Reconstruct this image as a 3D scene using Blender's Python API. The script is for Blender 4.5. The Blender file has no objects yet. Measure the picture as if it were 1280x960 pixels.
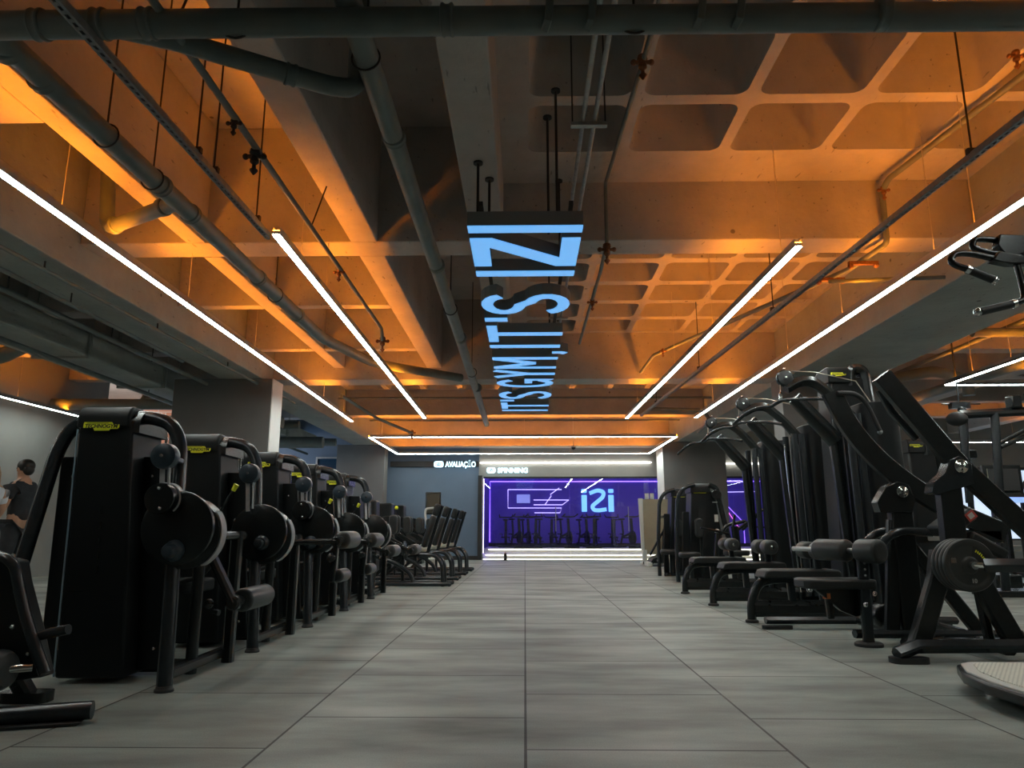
import bpy, bmesh, math, random
from math import sin, cos, pi, sqrt, atan, radians, ceil
from mathutils import Vector as V, Matrix
random.seed(7)
C = bpy.context.scene.collection
sc = bpy.context.scene

# ------------------------------------------------------------------ camera
F = 890.0; H = 0.85
PT = atan(182/890); YW = atan(16/890)*cos(PT)
cam = bpy.data.cameras.new('camera'); cam.sensor_width = 36; cam.lens = F/1280*36; cam.clip_start = .02; cam.clip_end = 200
co = bpy.data.objects.new('camera', cam); C.objects.link(co)
co.location = (0, 0, H); co.rotation_euler = (pi/2+PT, 0, YW)
sc.camera = co

def at(px, py, X=None, Y=None, Z=None):
    """a measured picture position on a known plane of the room -> metres"""
    a = (px-640)/F; b = (480-py)/F
    y = cos(PT)-b*sin(PT); z = sin(PT)+b*cos(PT)
    r = V((a*cos(YW)-y*sin(YW), y*cos(YW)+a*sin(YW), z))
    t = X/r.x if X is not None else (Y/r.y if Y is not None else (Z-H)/r.z)
    return V((0, 0, H))+r*t

# ------------------------------------------------------------------ materials
def new(name):
    m = bpy.data.materials.new(name); m.use_nodes = True
    nt = m.node_tree; b = nt.nodes['Principled BSDF']
    return m, nt, b
def mat(name, col, rough=.5, metal=0, var=0.0, scale=20, bump=0.0, bscale=200, coat=0, spec=.5):
    m, nt, b = new(name)
    b.inputs['Base Color'].default_value = (*col, 1); b.inputs['Roughness'].default_value = rough
    b.inputs['Metallic'].default_value = metal; b.inputs['Coat Weight'].default_value = coat
    b.inputs['Specular IOR Level'].default_value = spec
    tc = nt.nodes.new('ShaderNodeTexCoord')
    if var:
        n = nt.nodes.new('ShaderNodeTexNoise'); n.inputs['Scale'].default_value = scale; n.inputs['Detail'].default_value = 5
        nt.links.new(tc.outputs['Object'], n.inputs['Vector'])
        r = nt.nodes.new('ShaderNodeMapRange'); r.inputs[1].default_value = .3; r.inputs[2].default_value = .7
        r.inputs[3].default_value = 1-var; r.inputs[4].default_value = 1+var
        nt.links.new(n.outputs['Fac'], r.inputs[0])
        mx = nt.nodes.new('ShaderNodeVectorMath'); mx.operation = 'SCALE'; mx.inputs[0].default_value = col
        nt.links.new(r.outputs[0], mx.inputs['Scale']); nt.links.new(mx.outputs[0], b.inputs['Base Color'])
    if bump:
        n = nt.nodes.new('ShaderNodeTexNoise'); n.inputs['Scale'].default_value = bscale; n.inputs['Detail'].default_value = 3
        nt.links.new(tc.outputs['Object'], n.inputs['Vector'])
        bp = nt.nodes.new('ShaderNodeBump'); bp.inputs['Strength'].default_value = bump; bp.inputs['Distance'].default_value = .01
        nt.links.new(n.outputs['Fac'], bp.inputs['Height']); nt.links.new(bp.outputs[0], b.inputs['Normal'])
    return m
def emit(name, col, s):
    m, nt, b = new(name)
    b.inputs['Base Color'].default_value = (.8, .8, .8, 1)
    b.inputs['Emission Color'].default_value = (*col, 1); b.inputs['Emission Strength'].default_value = s
    return m
def concrete(name, col, spots=True):
    m, nt, b = new(name); L = nt.links
    tc = nt.nodes.new('ShaderNodeTexCoord'); N = nt.nodes.new
    n1 = N('ShaderNodeTexNoise'); n1.inputs['Scale'].default_value = 1.3; n1.inputs['Detail'].default_value = 8; n1.inputs['Roughness'].default_value = .65
    L.new(tc.outputs['Object'], n1.inputs['Vector'])
    cr = N('ShaderNodeValToRGB'); cr.color_ramp.elements[0].position = .3; cr.color_ramp.elements[1].position = .72
    cr.color_ramp.elements[0].color = (*[c*.78 for c in col], 1); cr.color_ramp.elements[1].color = (*[min(1, c*1.12) for c in col], 1)
    L.new(n1.outputs['Fac'], cr.inputs['Fac'])
    vo = N('ShaderNodeTexVoronoi'); vo.inputs['Scale'].default_value = 1.9; L.new(tc.outputs['Object'], vo.inputs['Vector'])
    mr = N('ShaderNodeMapRange'); mr.inputs[1].default_value = .035; mr.inputs[2].default_value = .05; mr.inputs[3].default_value = .35; mr.inputs[4].default_value = 1
    L.new(vo.outputs['Distance'], mr.inputs[0])
    n3 = N('ShaderNodeTexNoise'); n3.inputs['Scale'].default_value = 26; n3.inputs['Detail'].default_value = 2
    mp = N('ShaderNodeMapping'); mp.inputs['Scale'].default_value = (1, .25, 1); L.new(tc.outputs['Object'], mp.inputs[0]); L.new(mp.outputs[0], n3.inputs['Vector'])
    mr2 = N('ShaderNodeMapRange'); mr2.inputs[1].default_value = .25; mr2.inputs[2].default_value = .31; mr2.inputs[3].default_value = .55; mr2.inputs[4].default_value = 1
    L.new(n3.outputs['Fac'], mr2.inputs[0])
    mu = N('ShaderNodeMath'); mu.operation = 'MULTIPLY'; L.new(mr.outputs[0], mu.inputs[0]); L.new(mr2.outputs[0], mu.inputs[1])
    sc_ = N('ShaderNodeVectorMath'); sc_.operation = 'SCALE'; L.new(cr.outputs[0], sc_.inputs[0])
    if spots: L.new(mu.outputs[0], sc_.inputs['Scale'])
    L.new(sc_.outputs[0], b.inputs['Base Color'])
    b.inputs['Roughness'].default_value = .75
    bp = N('ShaderNodeBump'); bp.inputs['Strength'].default_value = .35; bp.inputs['Distance'].default_value = .02
    n2 = N('ShaderNodeTexNoise'); n2.inputs['Scale'].default_value = 14; n2.inputs['Detail'].default_value = 6; L.new(tc.outputs['Object'], n2.inputs['Vector'])
    L.new(n2.outputs['Fac'], bp.inputs['Height']); L.new(bp.outputs[0], b.inputs['Normal'])
    return m
def floor_mat():
    m, nt, b = new('rubber_tiles'); L = nt.links; N = nt.nodes.new
    tc = N('ShaderNodeTexCoord'); sp = N('ShaderNodeSeparateXYZ'); L.new(tc.outputs['Object'], sp.inputs[0])
    ax = N('ShaderNodeMath'); ax.operation = 'ADD'; ax.inputs[1].default_value = 30*1.03; L.new(sp.outputs['X'], ax.inputs[0])
    ay = N('ShaderNodeMath'); ay.operation = 'ADD'; ay.inputs[1].default_value = 20.5*.967-3.04; L.new(sp.outputs['Y'], ay.inputs[0])
    cb = N('ShaderNodeCombineXYZ'); L.new(ay.outputs[0], cb.inputs[0]); L.new(ax.outputs[0], cb.inputs[1])
    br = N('ShaderNodeTexBrick'); br.offset = .5; br.offset_frequency = 2; br.squash = 1
    br.inputs['Scale'].default_value = 1; br.inputs['Brick Width'].default_value = .967; br.inputs['Row Height'].default_value = 1.03
    br.inputs['Mortar Size'].default_value = .006; br.inputs['Mortar Smooth'].default_value = .1; br.inputs['Bias'].default_value = 0
    br.inputs['Color1'].default_value = (.20, .224, .203, 1); br.inputs['Color2'].default_value = (.265, .293, .268, 1); br.inputs['Mortar'].default_value = (.012, .012, .011, 1)
    L.new(cb.outputs[0], br.inputs['Vector'])
    mp = N('ShaderNodeMapping'); mp.inputs['Scale'].default_value = (.55, 1.6, 1); L.new(tc.outputs['Object'], mp.inputs[0])
    n = N('ShaderNodeTexNoise'); n.inputs['Scale'].default_value = 1.6; n.inputs['Detail'].default_value = 6; n.inputs['Roughness'].default_value = .55; L.new(mp.outputs[0], n.inputs['Vector'])
    mr = N('ShaderNodeMapRange'); mr.inputs[1].default_value = .3; mr.inputs[2].default_value = .72; mr.inputs[3].default_value = .62; mr.inputs[4].default_value = 1.5
    L.new(n.outputs['Fac'], mr.inputs[0])
    n4 = N('ShaderNodeTexNoise'); n4.inputs['Scale'].default_value = 160; n4.inputs['Detail'].default_value = 2; L.new(tc.outputs['Object'], n4.inputs['Vector'])
    mr4 = N('ShaderNodeMapRange'); mr4.inputs[1].default_value = .3; mr4.inputs[2].default_value = .7; mr4.inputs[3].default_value = .88; mr4.inputs[4].default_value = 1.12; L.new(n4.outputs['Fac'], mr4.inputs[0])
    mu = N('ShaderNodeMath'); mu.operation = 'MULTIPLY'; L.new(mr.outputs[0], mu.inputs[0]); L.new(mr4.outputs[0], mu.inputs[1])
    sc_ = N('ShaderNodeVectorMath'); sc_.operation = 'SCALE'; L.new(br.outputs['Color'], sc_.inputs[0]); L.new(mu.outputs[0], sc_.inputs['Scale'])
    L.new(sc_.outputs[0], b.inputs['Base Color'])
    mr3 = N('ShaderNodeMapRange'); mr3.inputs[1].default_value = .3; mr3.inputs[2].default_value = .7; mr3.inputs[3].default_value = .62; mr3.inputs[4].default_value = .42
    L.new(n.outputs['Fac'], mr3.inputs[0]); L.new(mr3.outputs[0], b.inputs['Roughness'])
    bp = N('ShaderNodeBump'); bp.inputs['Strength'].default_value = .5; bp.inputs['Distance'].default_value = .004; bp.invert = True
    L.new(br.outputs['Fac'], bp.inputs['Height'])
    bp2 = N('ShaderNodeBump'); bp2.inputs['Strength'].default_value = .25; bp2.inputs['Distance'].default_value = .003
    L.new(n4.outputs['Fac'], bp2.inputs['Height']); L.new(bp.outputs[0], bp2.inputs['Normal']); L.new(bp2.outputs[0], b.inputs['Normal'])
    return m
def brick_mat():
    m, nt, b = new('red_brick'); L = nt.links; N = nt.nodes.new
    tc = N('ShaderNodeTexCoord'); mp = N('ShaderNodeMapping'); mp.inputs['Rotation'].default_value = (pi/2, 0, 0); L.new(tc.outputs['Object'], mp.inputs[0])
    br = N('ShaderNodeTexBrick'); br.inputs['Scale'].default_value = 1; br.inputs['Brick Width'].default_value = .45; br.inputs['Row Height'].default_value = .16
    br.inputs['Mortar Size'].default_value = .012
    br.inputs['Color1'].default_value = (.42, .17, .1, 1); br.inputs['Color2'].default_value = (.6, .3, .2, 1); br.inputs['Mortar'].default_value = (.5, .48, .45, 1)
    L.new(mp.outputs[0], br.inputs['Vector']); L.new(br.outputs['Color'], b.inputs['Base Color']); b.inputs['Roughness'].default_value = .8
    return m
def glass_mat():
    m = bpy.data.materials.new('pane_glass'); m.use_nodes = True; nt = m.node_tree; nt.nodes.clear(); N = nt.nodes.new; L = nt.links
    o = N('ShaderNodeOutputMaterial'); mx = N('ShaderNodeMixShader'); t = N('ShaderNodeBsdfTransparent'); g = N('ShaderNodeBsdfGlossy')
    g.inputs['Roughness'].default_value = 0.0; t.inputs['Color'].default_value = (.93, .95, .97, 1)
    f = N('ShaderNodeFresnel'); f.inputs['IOR'].default_value = 1.5
    mu = N('ShaderNodeMath'); mu.operation = 'MULTIPLY'; mu.inputs[1].default_value = 1.7; mu.use_clamp = True; L.new(f.outputs[0], mu.inputs[0])
    L.new(mu.outputs[0], mx.inputs[0]); L.new(t.outputs[0], mx.inputs[1]); L.new(g.outputs[0], mx.inputs[2]); L.new(mx.outputs[0], o.inputs[0])
    return m
def wave_mat(name, c1, c2, scale, rough=.5):
    m, nt, b = new(name); L = nt.links; N = nt.nodes.new
    tc = N('ShaderNodeTexCoord'); ch = N('ShaderNodeTexBrick'); L.new(tc.outputs['Object'], ch.inputs['Vector'])
    ch.inputs['Scale'].default_value = scale; ch.inputs['Color1'].default_value = (*c1, 1); ch.inputs['Color2'].default_value = (*[c*.93 for c in c1], 1); ch.inputs['Mortar'].default_value = (*c2, 1)
    ch.inputs['Mortar Size'].default_value = .03; ch.inputs['Brick Width'].default_value = .5; ch.inputs['Row Height'].default_value = .35
    L.new(ch.outputs['Color'], b.inputs['Base Color']); b.inputs['Roughness'].default_value = rough
    return m

M = dict(
    floor=floor_mat(), conc=concrete('ceiling_concrete', (.46, .43, .40)), soffit=concrete('painted_concrete', (.34, .36, .33)),
    wallg=mat('grey_wall_paint', (.30, .30, .28), .7, var=.06, scale=2, bump=.05), wallb=mat('blue_grey_wall_paint', (.12, .175, .25), .6, var=.05, scale=2),
    pillarlit=mat('lit_side_white', (.72, .72, .70), .6), dark=mat('dark_paint', (.02, .02, .021), .6, var=.2, scale=3), pillar=mat('pillar_paint', (.15, .15, .145), .65, var=.06, scale=3, bump=.05),
    pipe=mat('pipe_grey', (.15, .175, .165), .5, var=.12, scale=6), rust=mat('valve_brass', (.22, .10, .05), .5, metal=.6, var=.3, scale=60),
    galv=mat('galvanised_steel', (.33, .34, .33), .45, metal=.7, var=.15, scale=25), rod=mat('dark_steel_rod', (.05, .045, .04), .5, metal=.5, var=.1),
    blk=mat('black_powder_coat', (.009, .0105, .0105), .27, var=.15, scale=30, bump=.05, bscale=700), blk2=mat('black_shroud_plastic', (.008, .0095, .010), .42, spec=.3, var=.1, scale=8, bump=.08, bscale=900),
    frame=mat('dark_grey_frame_paint', (.029, .033, .036), .24, metal=.2, var=.1, scale=20), frameb=mat('charcoal_frame_paint', (.018, .0195, .019), .27, metal=.1, var=.1, scale=20),
    pad=mat('black_upholstery', (.012, .0125, .012), .5, var=.2, scale=40, bump=.15, bscale=500), rub=mat('black_rubber', (.02, .02, .02), .6, var=.1, scale=50),
    padg=mat('grey_roller_foam', (.035, .036, .035), .36, var=.1, scale=30, bump=.1, bscale=500), padw=mat('pale_worn_upholstery', (.42, .42, .34), .5, var=.1, scale=15),
    chrome=mat('chrome', (.75, .75, .74), .14, metal=1), alu=mat('brushed_aluminium', (.5, .5, .5), .35, metal=.9, var=.05), belt=mat('grey_belt', (.42, .42, .43), .5, var=.08, scale=40),
    yel=mat('yellow_badge', (.93, .95, .04), .35), ink=mat('badge_ink', (.012, .014, .01), .5), blued=mat('blue_tinted_disc', (.03, .045, .06), .3, var=.1),
    white=emit('white_led', (.88, 1.0, .96), 31), amber=emit('amber_led', (1.0, .27, .012), 58), header=emit('white_header_led', (1, .96, .86), 7),
    sign=emit('sign_blue_face', (.10, .38, .82), .88), signb=mat('sign_dark_side', (.20, .21, .215), .5), signw=emit('sign_cyan_white', (.55, .85, 1.0), 1.7),
    logo=emit('logo_cyan', (.10, .50, .95), 1.15), purp=mat('violet_lit_wall', (.105, .065, .42), .55, var=.08, scale=2), purl=emit('violet_led', (.25, .10, 1.0), 2.5), pink=emit('pink_led', (.9, .1, .5), 2.0),  # studio walls carry the violet LED light in their base colour
    lav=emit('lavender_led', (.6, .48, 1.0), 1.5), lavs=emit('strong_lavender_led', (.5, .4, 1.0), 12), wfloor=mat('white_floor', (.6, .59, .54), .35, var=.04, scale=3), brick=brick_mat(), glass=glass_mat(),
    tan=mat('beige_board', (.30, .26, .18), .5, var=.06, scale=5), offw=mat('off_white_plastic', (.6, .6, .56), .5), orange=mat('orange_band', (.7, .2, .06), .5),
    mesh=wave_mat('ribbed_white_mat', (.85, .83, .72), (.12, .12, .10), 22), wire=mat('steel_wire', (.55, .5, .42), .4, metal=.6, var=.05), day=emit('lit_frosted_pane', (.62, .78, 1.0), .85), screen=emit('screen_blue', (.1, .3, .8), .8),
    skin=mat('skin', (.50, .27, .17), .5, var=.06, scale=12), hairk=mat('black_hair', (.012, .009, .007), .5, var=.4, scale=90), hairb=mat('light_brown_hair', (.24, .13, .055), .45, var=.4, scale=60),
    tee=mat('white_cotton', (.62, .65, .70), .8, var=.06, scale=9), vest=mat('black_cotton', (.025, .026, .03), .8, var=.2, scale=15), plate=mat('rubber_plate', (.035, .036, .034), .42, var=.1, scale=30),
    edge=mat('edge_glint_blue', (.30, .42, .52), .3, metal=.3), red=mat('red_sticker', (.5, .07, .05), .5), lettr=mat('plate_lettering', (.35, .35, .33), .5), floorless=mat('seam_dark', (.01, .01, .01), .8))

# ------------------------------------------------------------------ mesh builder (everything authored in room metres)
def fillet(pts, rad, n=6):
    pts = [V(p) for p in pts]; out = [pts[0]]
    for i in range(1, len(pts)-1):
        p, a, b = pts[i], pts[i-1], pts[i+1]
        da, db = (a-p), (b-p); r = min(rad, da.length*.49, db.length*.49)
        s, e = p+da.normalized()*r, p+db.normalized()*r
        for k in range(n+1):
            t = k/n; out.append(s*(1-t)**2+p*2*t*(1-t)+e*t*t)
    out.append(pts[-1]); return out
class MB:
    def __init__(s): s.v = []; s.f = []
    def add(s, vs, fs):
        o = len(s.v); s.v += [V(p) for p in vs]; s.f += [tuple(o+i for i in f) for f in fs]; return s
    def box(s, x0, x1, y0, y1, z0, z1):
        vs = [(x, y, z) for x in (x0, x1) for y in (y0, y1) for z in (z0, z1)]
        return s.add(vs, [(0, 1, 3, 2), (4, 6, 7, 5), (0, 4, 5, 1), (2, 3, 7, 6), (0, 2, 6, 4), (1, 5, 7, 3)])
    def frame_box(s, c, u, v, w, a, b, d):
        c, u, v, w = V(c), V(u).normalized(), V(v).normalized(), V(w).normalized()
        vs = [c+u*i*a/2+v*j*b/2+w*k*d/2 for i in (-1, 1) for j in (-1, 1) for k in (-1, 1)]
        return s.add(vs, [(0, 1, 3, 2), (4, 6, 7, 5), (0, 4, 5, 1), (2, 3, 7, 6), (0, 2, 6, 4), (1, 5, 7, 3)])
    def sweep(s, pts, sec, up=(0, 0, 1), closed_sec=True, caps=True, scales=None):
        """sec: list of (side, up) offsets swept along pts; side = dir x up"""
        pts = [V(p) for p in pts]; n = len(sec); rings = []; up = V(up)
        side_prev = None
        for i, p in enumerate(pts):
            d = (pts[min(i+1, len(pts)-1)]-pts[max(i-1, 0)])
            if d.length < 1e-9: d = V((0, 0, 1))
            d.normalize()
            sd = d.cross(up)
            if sd.length < 1e-3: sd = side_prev if side_prev else d.cross(V((0, 1, 0)) if abs(d.y) < .9 else V((1, 0, 0)))
            if side_prev and side_prev.dot(sd) < 0: pass
            sd.normalize(); u2 = sd.cross(d).normalized(); side_prev = sd.copy()
            k = scales[i] if scales else 1
            rings.append([p+sd*a*k+u2*b*k for a, b in sec])
        vs = [q for r in rings for q in r]; fs = []
        for i in range(len(rings)-1):
            for j in range(n): fs.append((i*n+j, i*n+(j+1) % n, (i+1)*n+(j+1) % n, (i+1)*n+j))
        if caps: fs.append(tuple(range(n-1, -1, -1))); fs.append(tuple((len(rings)-1)*n+j for j in range(n)))
        return s.add(vs, fs)
    def tube(s, pts, r, n=12, caps=True):
        pts = [V(p) for p in pts]; rs = r if isinstance(r, (list, tuple)) else [r]*len(pts)
        rings = []; d0 = (pts[1]-pts[0]).normalized(); u = d0.orthogonal().normalized()
        for i, p in enumerate(pts):
            d = (pts[min(i+1, len(pts)-1)]-pts[max(i-1, 0)]).normalized()
            u = (u-d*u.dot(d)); u = u.normalized() if u.length > 1e-6 else d.orthogonal().normalized(); w = d.cross(u)
            rings.append([p+(u*cos(2*pi*k/n)+w*sin(2*pi*k/n))*rs[i] for k in range(n)])
        vs = [q for r_ in rings for q in r_]; fs = []
        for i in range(len(rings)-1):
            for j in range(n): fs.append((i*n+j, i*n+(j+1) % n, (i+1)*n+(j+1) % n, (i+1)*n+j))
        if caps: fs.append(tuple(range(n-1, -1, -1))); fs.append(tuple((len(rings)-1)*n+j for j in range(n)))
        return s.add(vs, fs)
    def cyl(s, a, b, r, n=20): return s.tube([a, b], r, n)
    def lathe(s, a, b, prof, n=28):
        """profile [(t along a->b in metres, radius)]"""
        a, b = V(a), V(b); d = (b-a).normalized(); u = d.orthogonal().normalized(); w = d.cross(u)
        vs = []; fs = []; m = len(prof)
        for t, r in prof:
            for k in range(n): vs.append(a+d*t+(u*cos(2*pi*k/n)+w*sin(2*pi*k/n))*max(r, 1e-4))
        for i in range(m-1):
            for j in range(n): fs.append((i*n+j, i*n+(j+1) % n, (i+1)*n+(j+1) % n, (i+1)*n+j))
        fs.append(tuple(range(n-1, -1, -1))); fs.append(tuple((m-1)*n+j for j in range(n)))
        return s.add(vs, fs)
    def roller(s, a, b, r, n=24, e=.02):
        L = (V(b)-V(a)).length
        return s.lathe(a, b, [(0, r*.55), (e*.15, r*.8), (e*.6, r*.95), (e*1.2, r), (L-e*1.2, r), (L-e*.6, r*.95), (L-e*.15, r*.8), (L, r*.55)], n)
    def prism(s, poly, o, u, v, depth):
        """poly in (u,v) plane at o, extruded by vector depth"""
        o, u, v, d = V(o), V(u), V(v), V(depth); n = len(poly)
        a = [o+u*p[0]+v*p[1] for p in poly]; b = [p+d for p in a]
        fs = [tuple(range(n)), tuple(range(2*n-1, n-1, -1))]+[(i, (i+1) % n, n+(i+1) % n, n+i) for i in range(n)]
        return s.add(a+b, fs)
    def bar(s, pts, w, h, up=(0, 1, 0), r=.2, caps=True):
        """bar of rounded rectangular section: w across 'up', h along 'up'"""
        c = min(w, h)*r
        sec = [(-w/2+c, -h/2), (w/2-c, -h/2), (w/2, -h/2+c), (w/2, h/2-c), (w/2-c, h/2), (-w/2+c, h/2), (-w/2, h/2-c), (-w/2, -h/2+c)]
        return s.sweep(pts, sec, up=up, caps=caps)
    def ball(s, c, rx, ry=None, rz=None, n=16, m=10):
        ry = ry or rx; rz = rz or rx; c = V(c); vs = []; fs = []
        for i in range(m+1):
            th = pi*i/m
            for j in range(n): vs.append(c+V((rx*sin(th)*cos(2*pi*j/n), ry*sin(th)*sin(2*pi*j/n), rz*cos(th))))
        for i in range(m):
            for j in range(n): fs.append((i*n+j, (i+1)*n+j, (i+1)*n+(j+1) % n, i*n+(j+1) % n))
        return s.add(vs, fs)
    def text(s, t, o, u, v, h, depth, shear=0, bold=0.0, wide=1.0, align='CENTER'):
        cu = bpy.data.curves.new('t', 'FONT'); cu.body = t; cu.size = h*1.4; cu.align_x = align; cu.shear = shear; cu.offset = bold*h; cu.extrude = depth/2; cu.resolution_u = 4
        ob = bpy.data.objects.new('t', cu); C.objects.link(ob); bpy.context.view_layer.update()
        me = bpy.data.meshes.new_from_object(ob.evaluated_get(bpy.context.evaluated_depsgraph_get()))
        u, v, o = V(u).normalized(), V(v).normalized(), V(o); w = u.cross(v)
        s.add([o+u*q.co.x*wide+v*q.co.y+w*q.co.z for q in me.vertices], [tuple(p.vertices) for p in me.polygons])
        bpy.data.objects.remove(ob); bpy.data.curves.remove(cu); bpy.data.meshes.remove(me); return s
    def build(s, name, m, parent=None, bevel=0, smooth=38, org=None):
        me = bpy.data.meshes.new(name)
        o = bpy.data.objects.new(name, me); C.objects.link(o)
        base = V((0, 0, 0))
        if parent is not None:
            o.parent = parent; p = parent
            while p is not None: base += p.location; p = p.parent
        elif org is not None: base = V(org); o.location = base
        me.from_pydata([tuple(p-base) for p in s.v], [], s.f)
        bm = bmesh.new(); bm.from_mesh(me)
        bmesh.ops.remove_doubles(bm, verts=bm.verts, dist=1e-6); bmesh.ops.recalc_face_normals(bm, faces=bm.faces); bm.to_mesh(me); bm.free()
        me.materials.append(M[m] if isinstance(m, str) else m)
        if smooth:
            me.polygons.foreach_set('use_smooth', [True]*len(me.polygons)); me.set_sharp_from_angle(angle=radians(smooth))
        if bevel:
            b = o.modifiers.new('bevel', 'BEVEL'); b.width = bevel; b.segments = 2; b.limit_method = 'ANGLE'; b.angle_limit = radians(40); b.harden_normals = False
        return o
def thing(name, label, cat, loc=(0, 0, 0), group=None):
    o = bpy.data.objects.new(name, None); C.objects.link(o); o.location = loc; o.empty_display_size = .1
    o['label'] = label; o['category'] = cat
    if group: o['group'] = group
    return o
def tag(o, label, cat, group=None, kind=None):
    o['label'] = label; o['category'] = cat
    if group: o['group'] = group
    if kind: o['kind'] = kind
    return o
def struct(name, mb, m, bevel=0, smooth=0, label=None, parent=None):
    o = mb.build(name, m, parent, bevel, smooth)
    if parent is None: o['kind'] = 'structure'
    if label: o['label'] = label
    return o
def kids(o): return [c for c in list(C.objects) if c.parent == o]
def dup(root, off, label, rotz=0, group=None, scale=None):
    bpy.context.view_layer.update()
    def cp(o, par):
        c = o.copy(); C.objects.link(c); c.parent = par
        for k in kids(o): cp(k, c)
        return c
    r = cp(root, None); r.location = root.location+V(off); r.rotation_euler.z = root.rotation_euler.z+rotz
    r['label'] = label
    if group: r['group'] = group
    if scale: r.scale = scale
    return r
def rrect(w, h, r, n=4):
    out = []
    for cx, cy, a0 in ((w/2-r, h/2-r, 0), (-w/2+r, h/2-r, pi/2), (-w/2+r, -h/2+r, pi), (w/2-r, -h/2+r, 3*pi/2)):
        for k in range(n+1): a = a0+pi/2*k/n; out.append((cx+r*cos(a), cy+r*sin(a)))
    return out
def arcp(cx, cy, rx, ry, a0, a1, n=14): return [(cx+rx*cos(radians(a0+(a1-a0)*k/n)), cy+ry*sin(radians(a0+(a1-a0)*k/n))) for k in range(n+1)]
# ================================================================== the room
ZS, ZP = 4.65, 4.05                       # slab, waffle soffit
struct('floor', MB().box(-14.2, 16.2, -3.2, 21.0, -.12, 0), 'floor')
struct('ceiling', MB().box(-14.2, 16.2, -3.2, 28, ZS, ZS+.15), 'conc')
def waffle(x0, x1, y0, y1, xs, ys, z=ZP, dep=.46, top=ZS, tp=.085, r=.09):
    mb = MB(); gx = sorted({x0, x1, *[q for c in xs for q in c]}); gy = sorted({y0, y1, *[q for c in ys for q in c]})
    for i in range(len(gx)-1):
        for j in range(len(gy)-1):
            a, b, c, d = gx[i], gx[i+1], gy[j], gy[j+1]
            if (a, b) in xs and (c, d) in ys:
                cx, cy, w, h = (a+b)/2, (c+d)/2, b-a, d-c; n = 4
                lo = rrect(w, h, r, n); hi = rrect(w-2*tp, h-2*tp, r, n); k = len(lo)
                vs = [(cx+p, cy+q, z) for p, q in lo]+[(cx+p, cy+q, z+dep) for p, q in hi]+[(b, d, z), (a, d, z), (a, c, z), (b, c, z)]
                fs = [(q, (q+1) % k, k+(q+1) % k, k+q) for q in range(k)]+[tuple(range(k, 2*k))]
                for s in range(4):
                    for q in range(n): fs.append((2*k+s, s*(n+1)+q, s*(n+1)+q+1))
                    fs.append((2*k+s, s*(n+1)+n, ((s+1) % 4)*(n+1), 2*k+(s+1) % 4))
                mb.add(vs, fs)
            else: mb.add([(a, c, z), (b, c, z), (b, d, z), (a, d, z)], [(0, 1, 2, 3)])
    for p, q in (((x0, y0), (x1, y0)), ((x1, y0), (x1, y1)), ((x1, y1), (x0, y1)), ((x0, y1), (x0, y0))):
        mb.add([(*p, z), (*q, z), (*q, top), (*p, top)], [(0, 1, 2, 3)])
    return mb
XC = [(.04+.86*k, .04+.86*k+.77) for k in range(4)]+[(3.48, 4.08)]
struct('ceiling_waffle', waffle(-.19, 4.14, .3, 6.2, XC, [(.93, 1.61), (1.72, 2.38), (2.5, 3.18), (3.3, 3.99), (4.11, 4.83), (4.95, 5.64)]), 'conc', smooth=30)
struct('ceiling_waffle', waffle(-.19, 4.14, 6.55, 11.45, XC, [(6.67+.8*k, 7.33+.8*k) for k in range(6)]), 'conc', smooth=30)
XC2 = [(-4.0+.86*k, -4.0+.86*k+.74) for k in range(9)]
struct('ceiling_waffle', waffle(-4.16, 4.14, 11.9, 16.3, XC2, [(12.1+.85*k, 12.8+.85*k) for k in range(5)]), 'conc', smooth=30)
struct('ceiling_waffle', waffle(-4.16, 4.14, 16.7, 20.3, XC2, [(16.9+.85*k, 17.6+.85*k) for k in range(4)]), 'conc', smooth=30)
def beam(x0, x1, y0, y1, z0, m='conc', z1=ZS): return struct('ceiling_beam', MB().box(x0, x1, y0, y1, z0, z1), m, bevel=.012)
beam(-4.85, -4.16, -3, 20.95, 3.2, 'soffit'); beam(4.14, 5.5, -3, 20.95, 3.2, 'soffit')
beam(-4.16, 4.14, 6.2, 6.55, 3.47); beam(-4.16, 4.14, 11.45, 11.9, 3.27); beam(-4.16, 4.14, 16.3, 16.7, 3.45); beam(-4.16, 4.14, 20.3, 20.95, 3.2)
beam(-1.61, -1.36, -3, 6.2, 3.47); beam(-3.15, -2.97, -3, 6.2, 3.47); beam(-.48, -.19, -3, 6.2, 3.47)
beam(-1.61, -1.36, 6.55, 11.45, 3.47); beam(-3.15, -2.97, 6.55, 11.45, 3.47); beam(-.48, -.19, 6.55, 11.45, 3.47)
for y in (8.1, 10.2):
    for a, b in ((-4.16, -3.15), (-2.97, -1.61)): beam(a, b, y, y+.14, 3.47)
beam(-4.16, -3.15, 3.75, 4.2, 3.47)
for y in (-.5,): beam(-.19, 4.14, y, y+.8, 3.47)
for y in (2.0, 6.2, 9.2, 11.45, 13.6, 16.3, 18.6):
    beam(-9, -4.85, y, y+.3, 3.75); beam(5.5, 16, y, y+.3, 3.75)
beam(-7.2, -6.8, -3, 20.95, 3.6); beam(8.6, 9.0, -3, 20.95, 3.6); beam(12.4, 12.8, -3, 20.95, 3.6)
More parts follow.
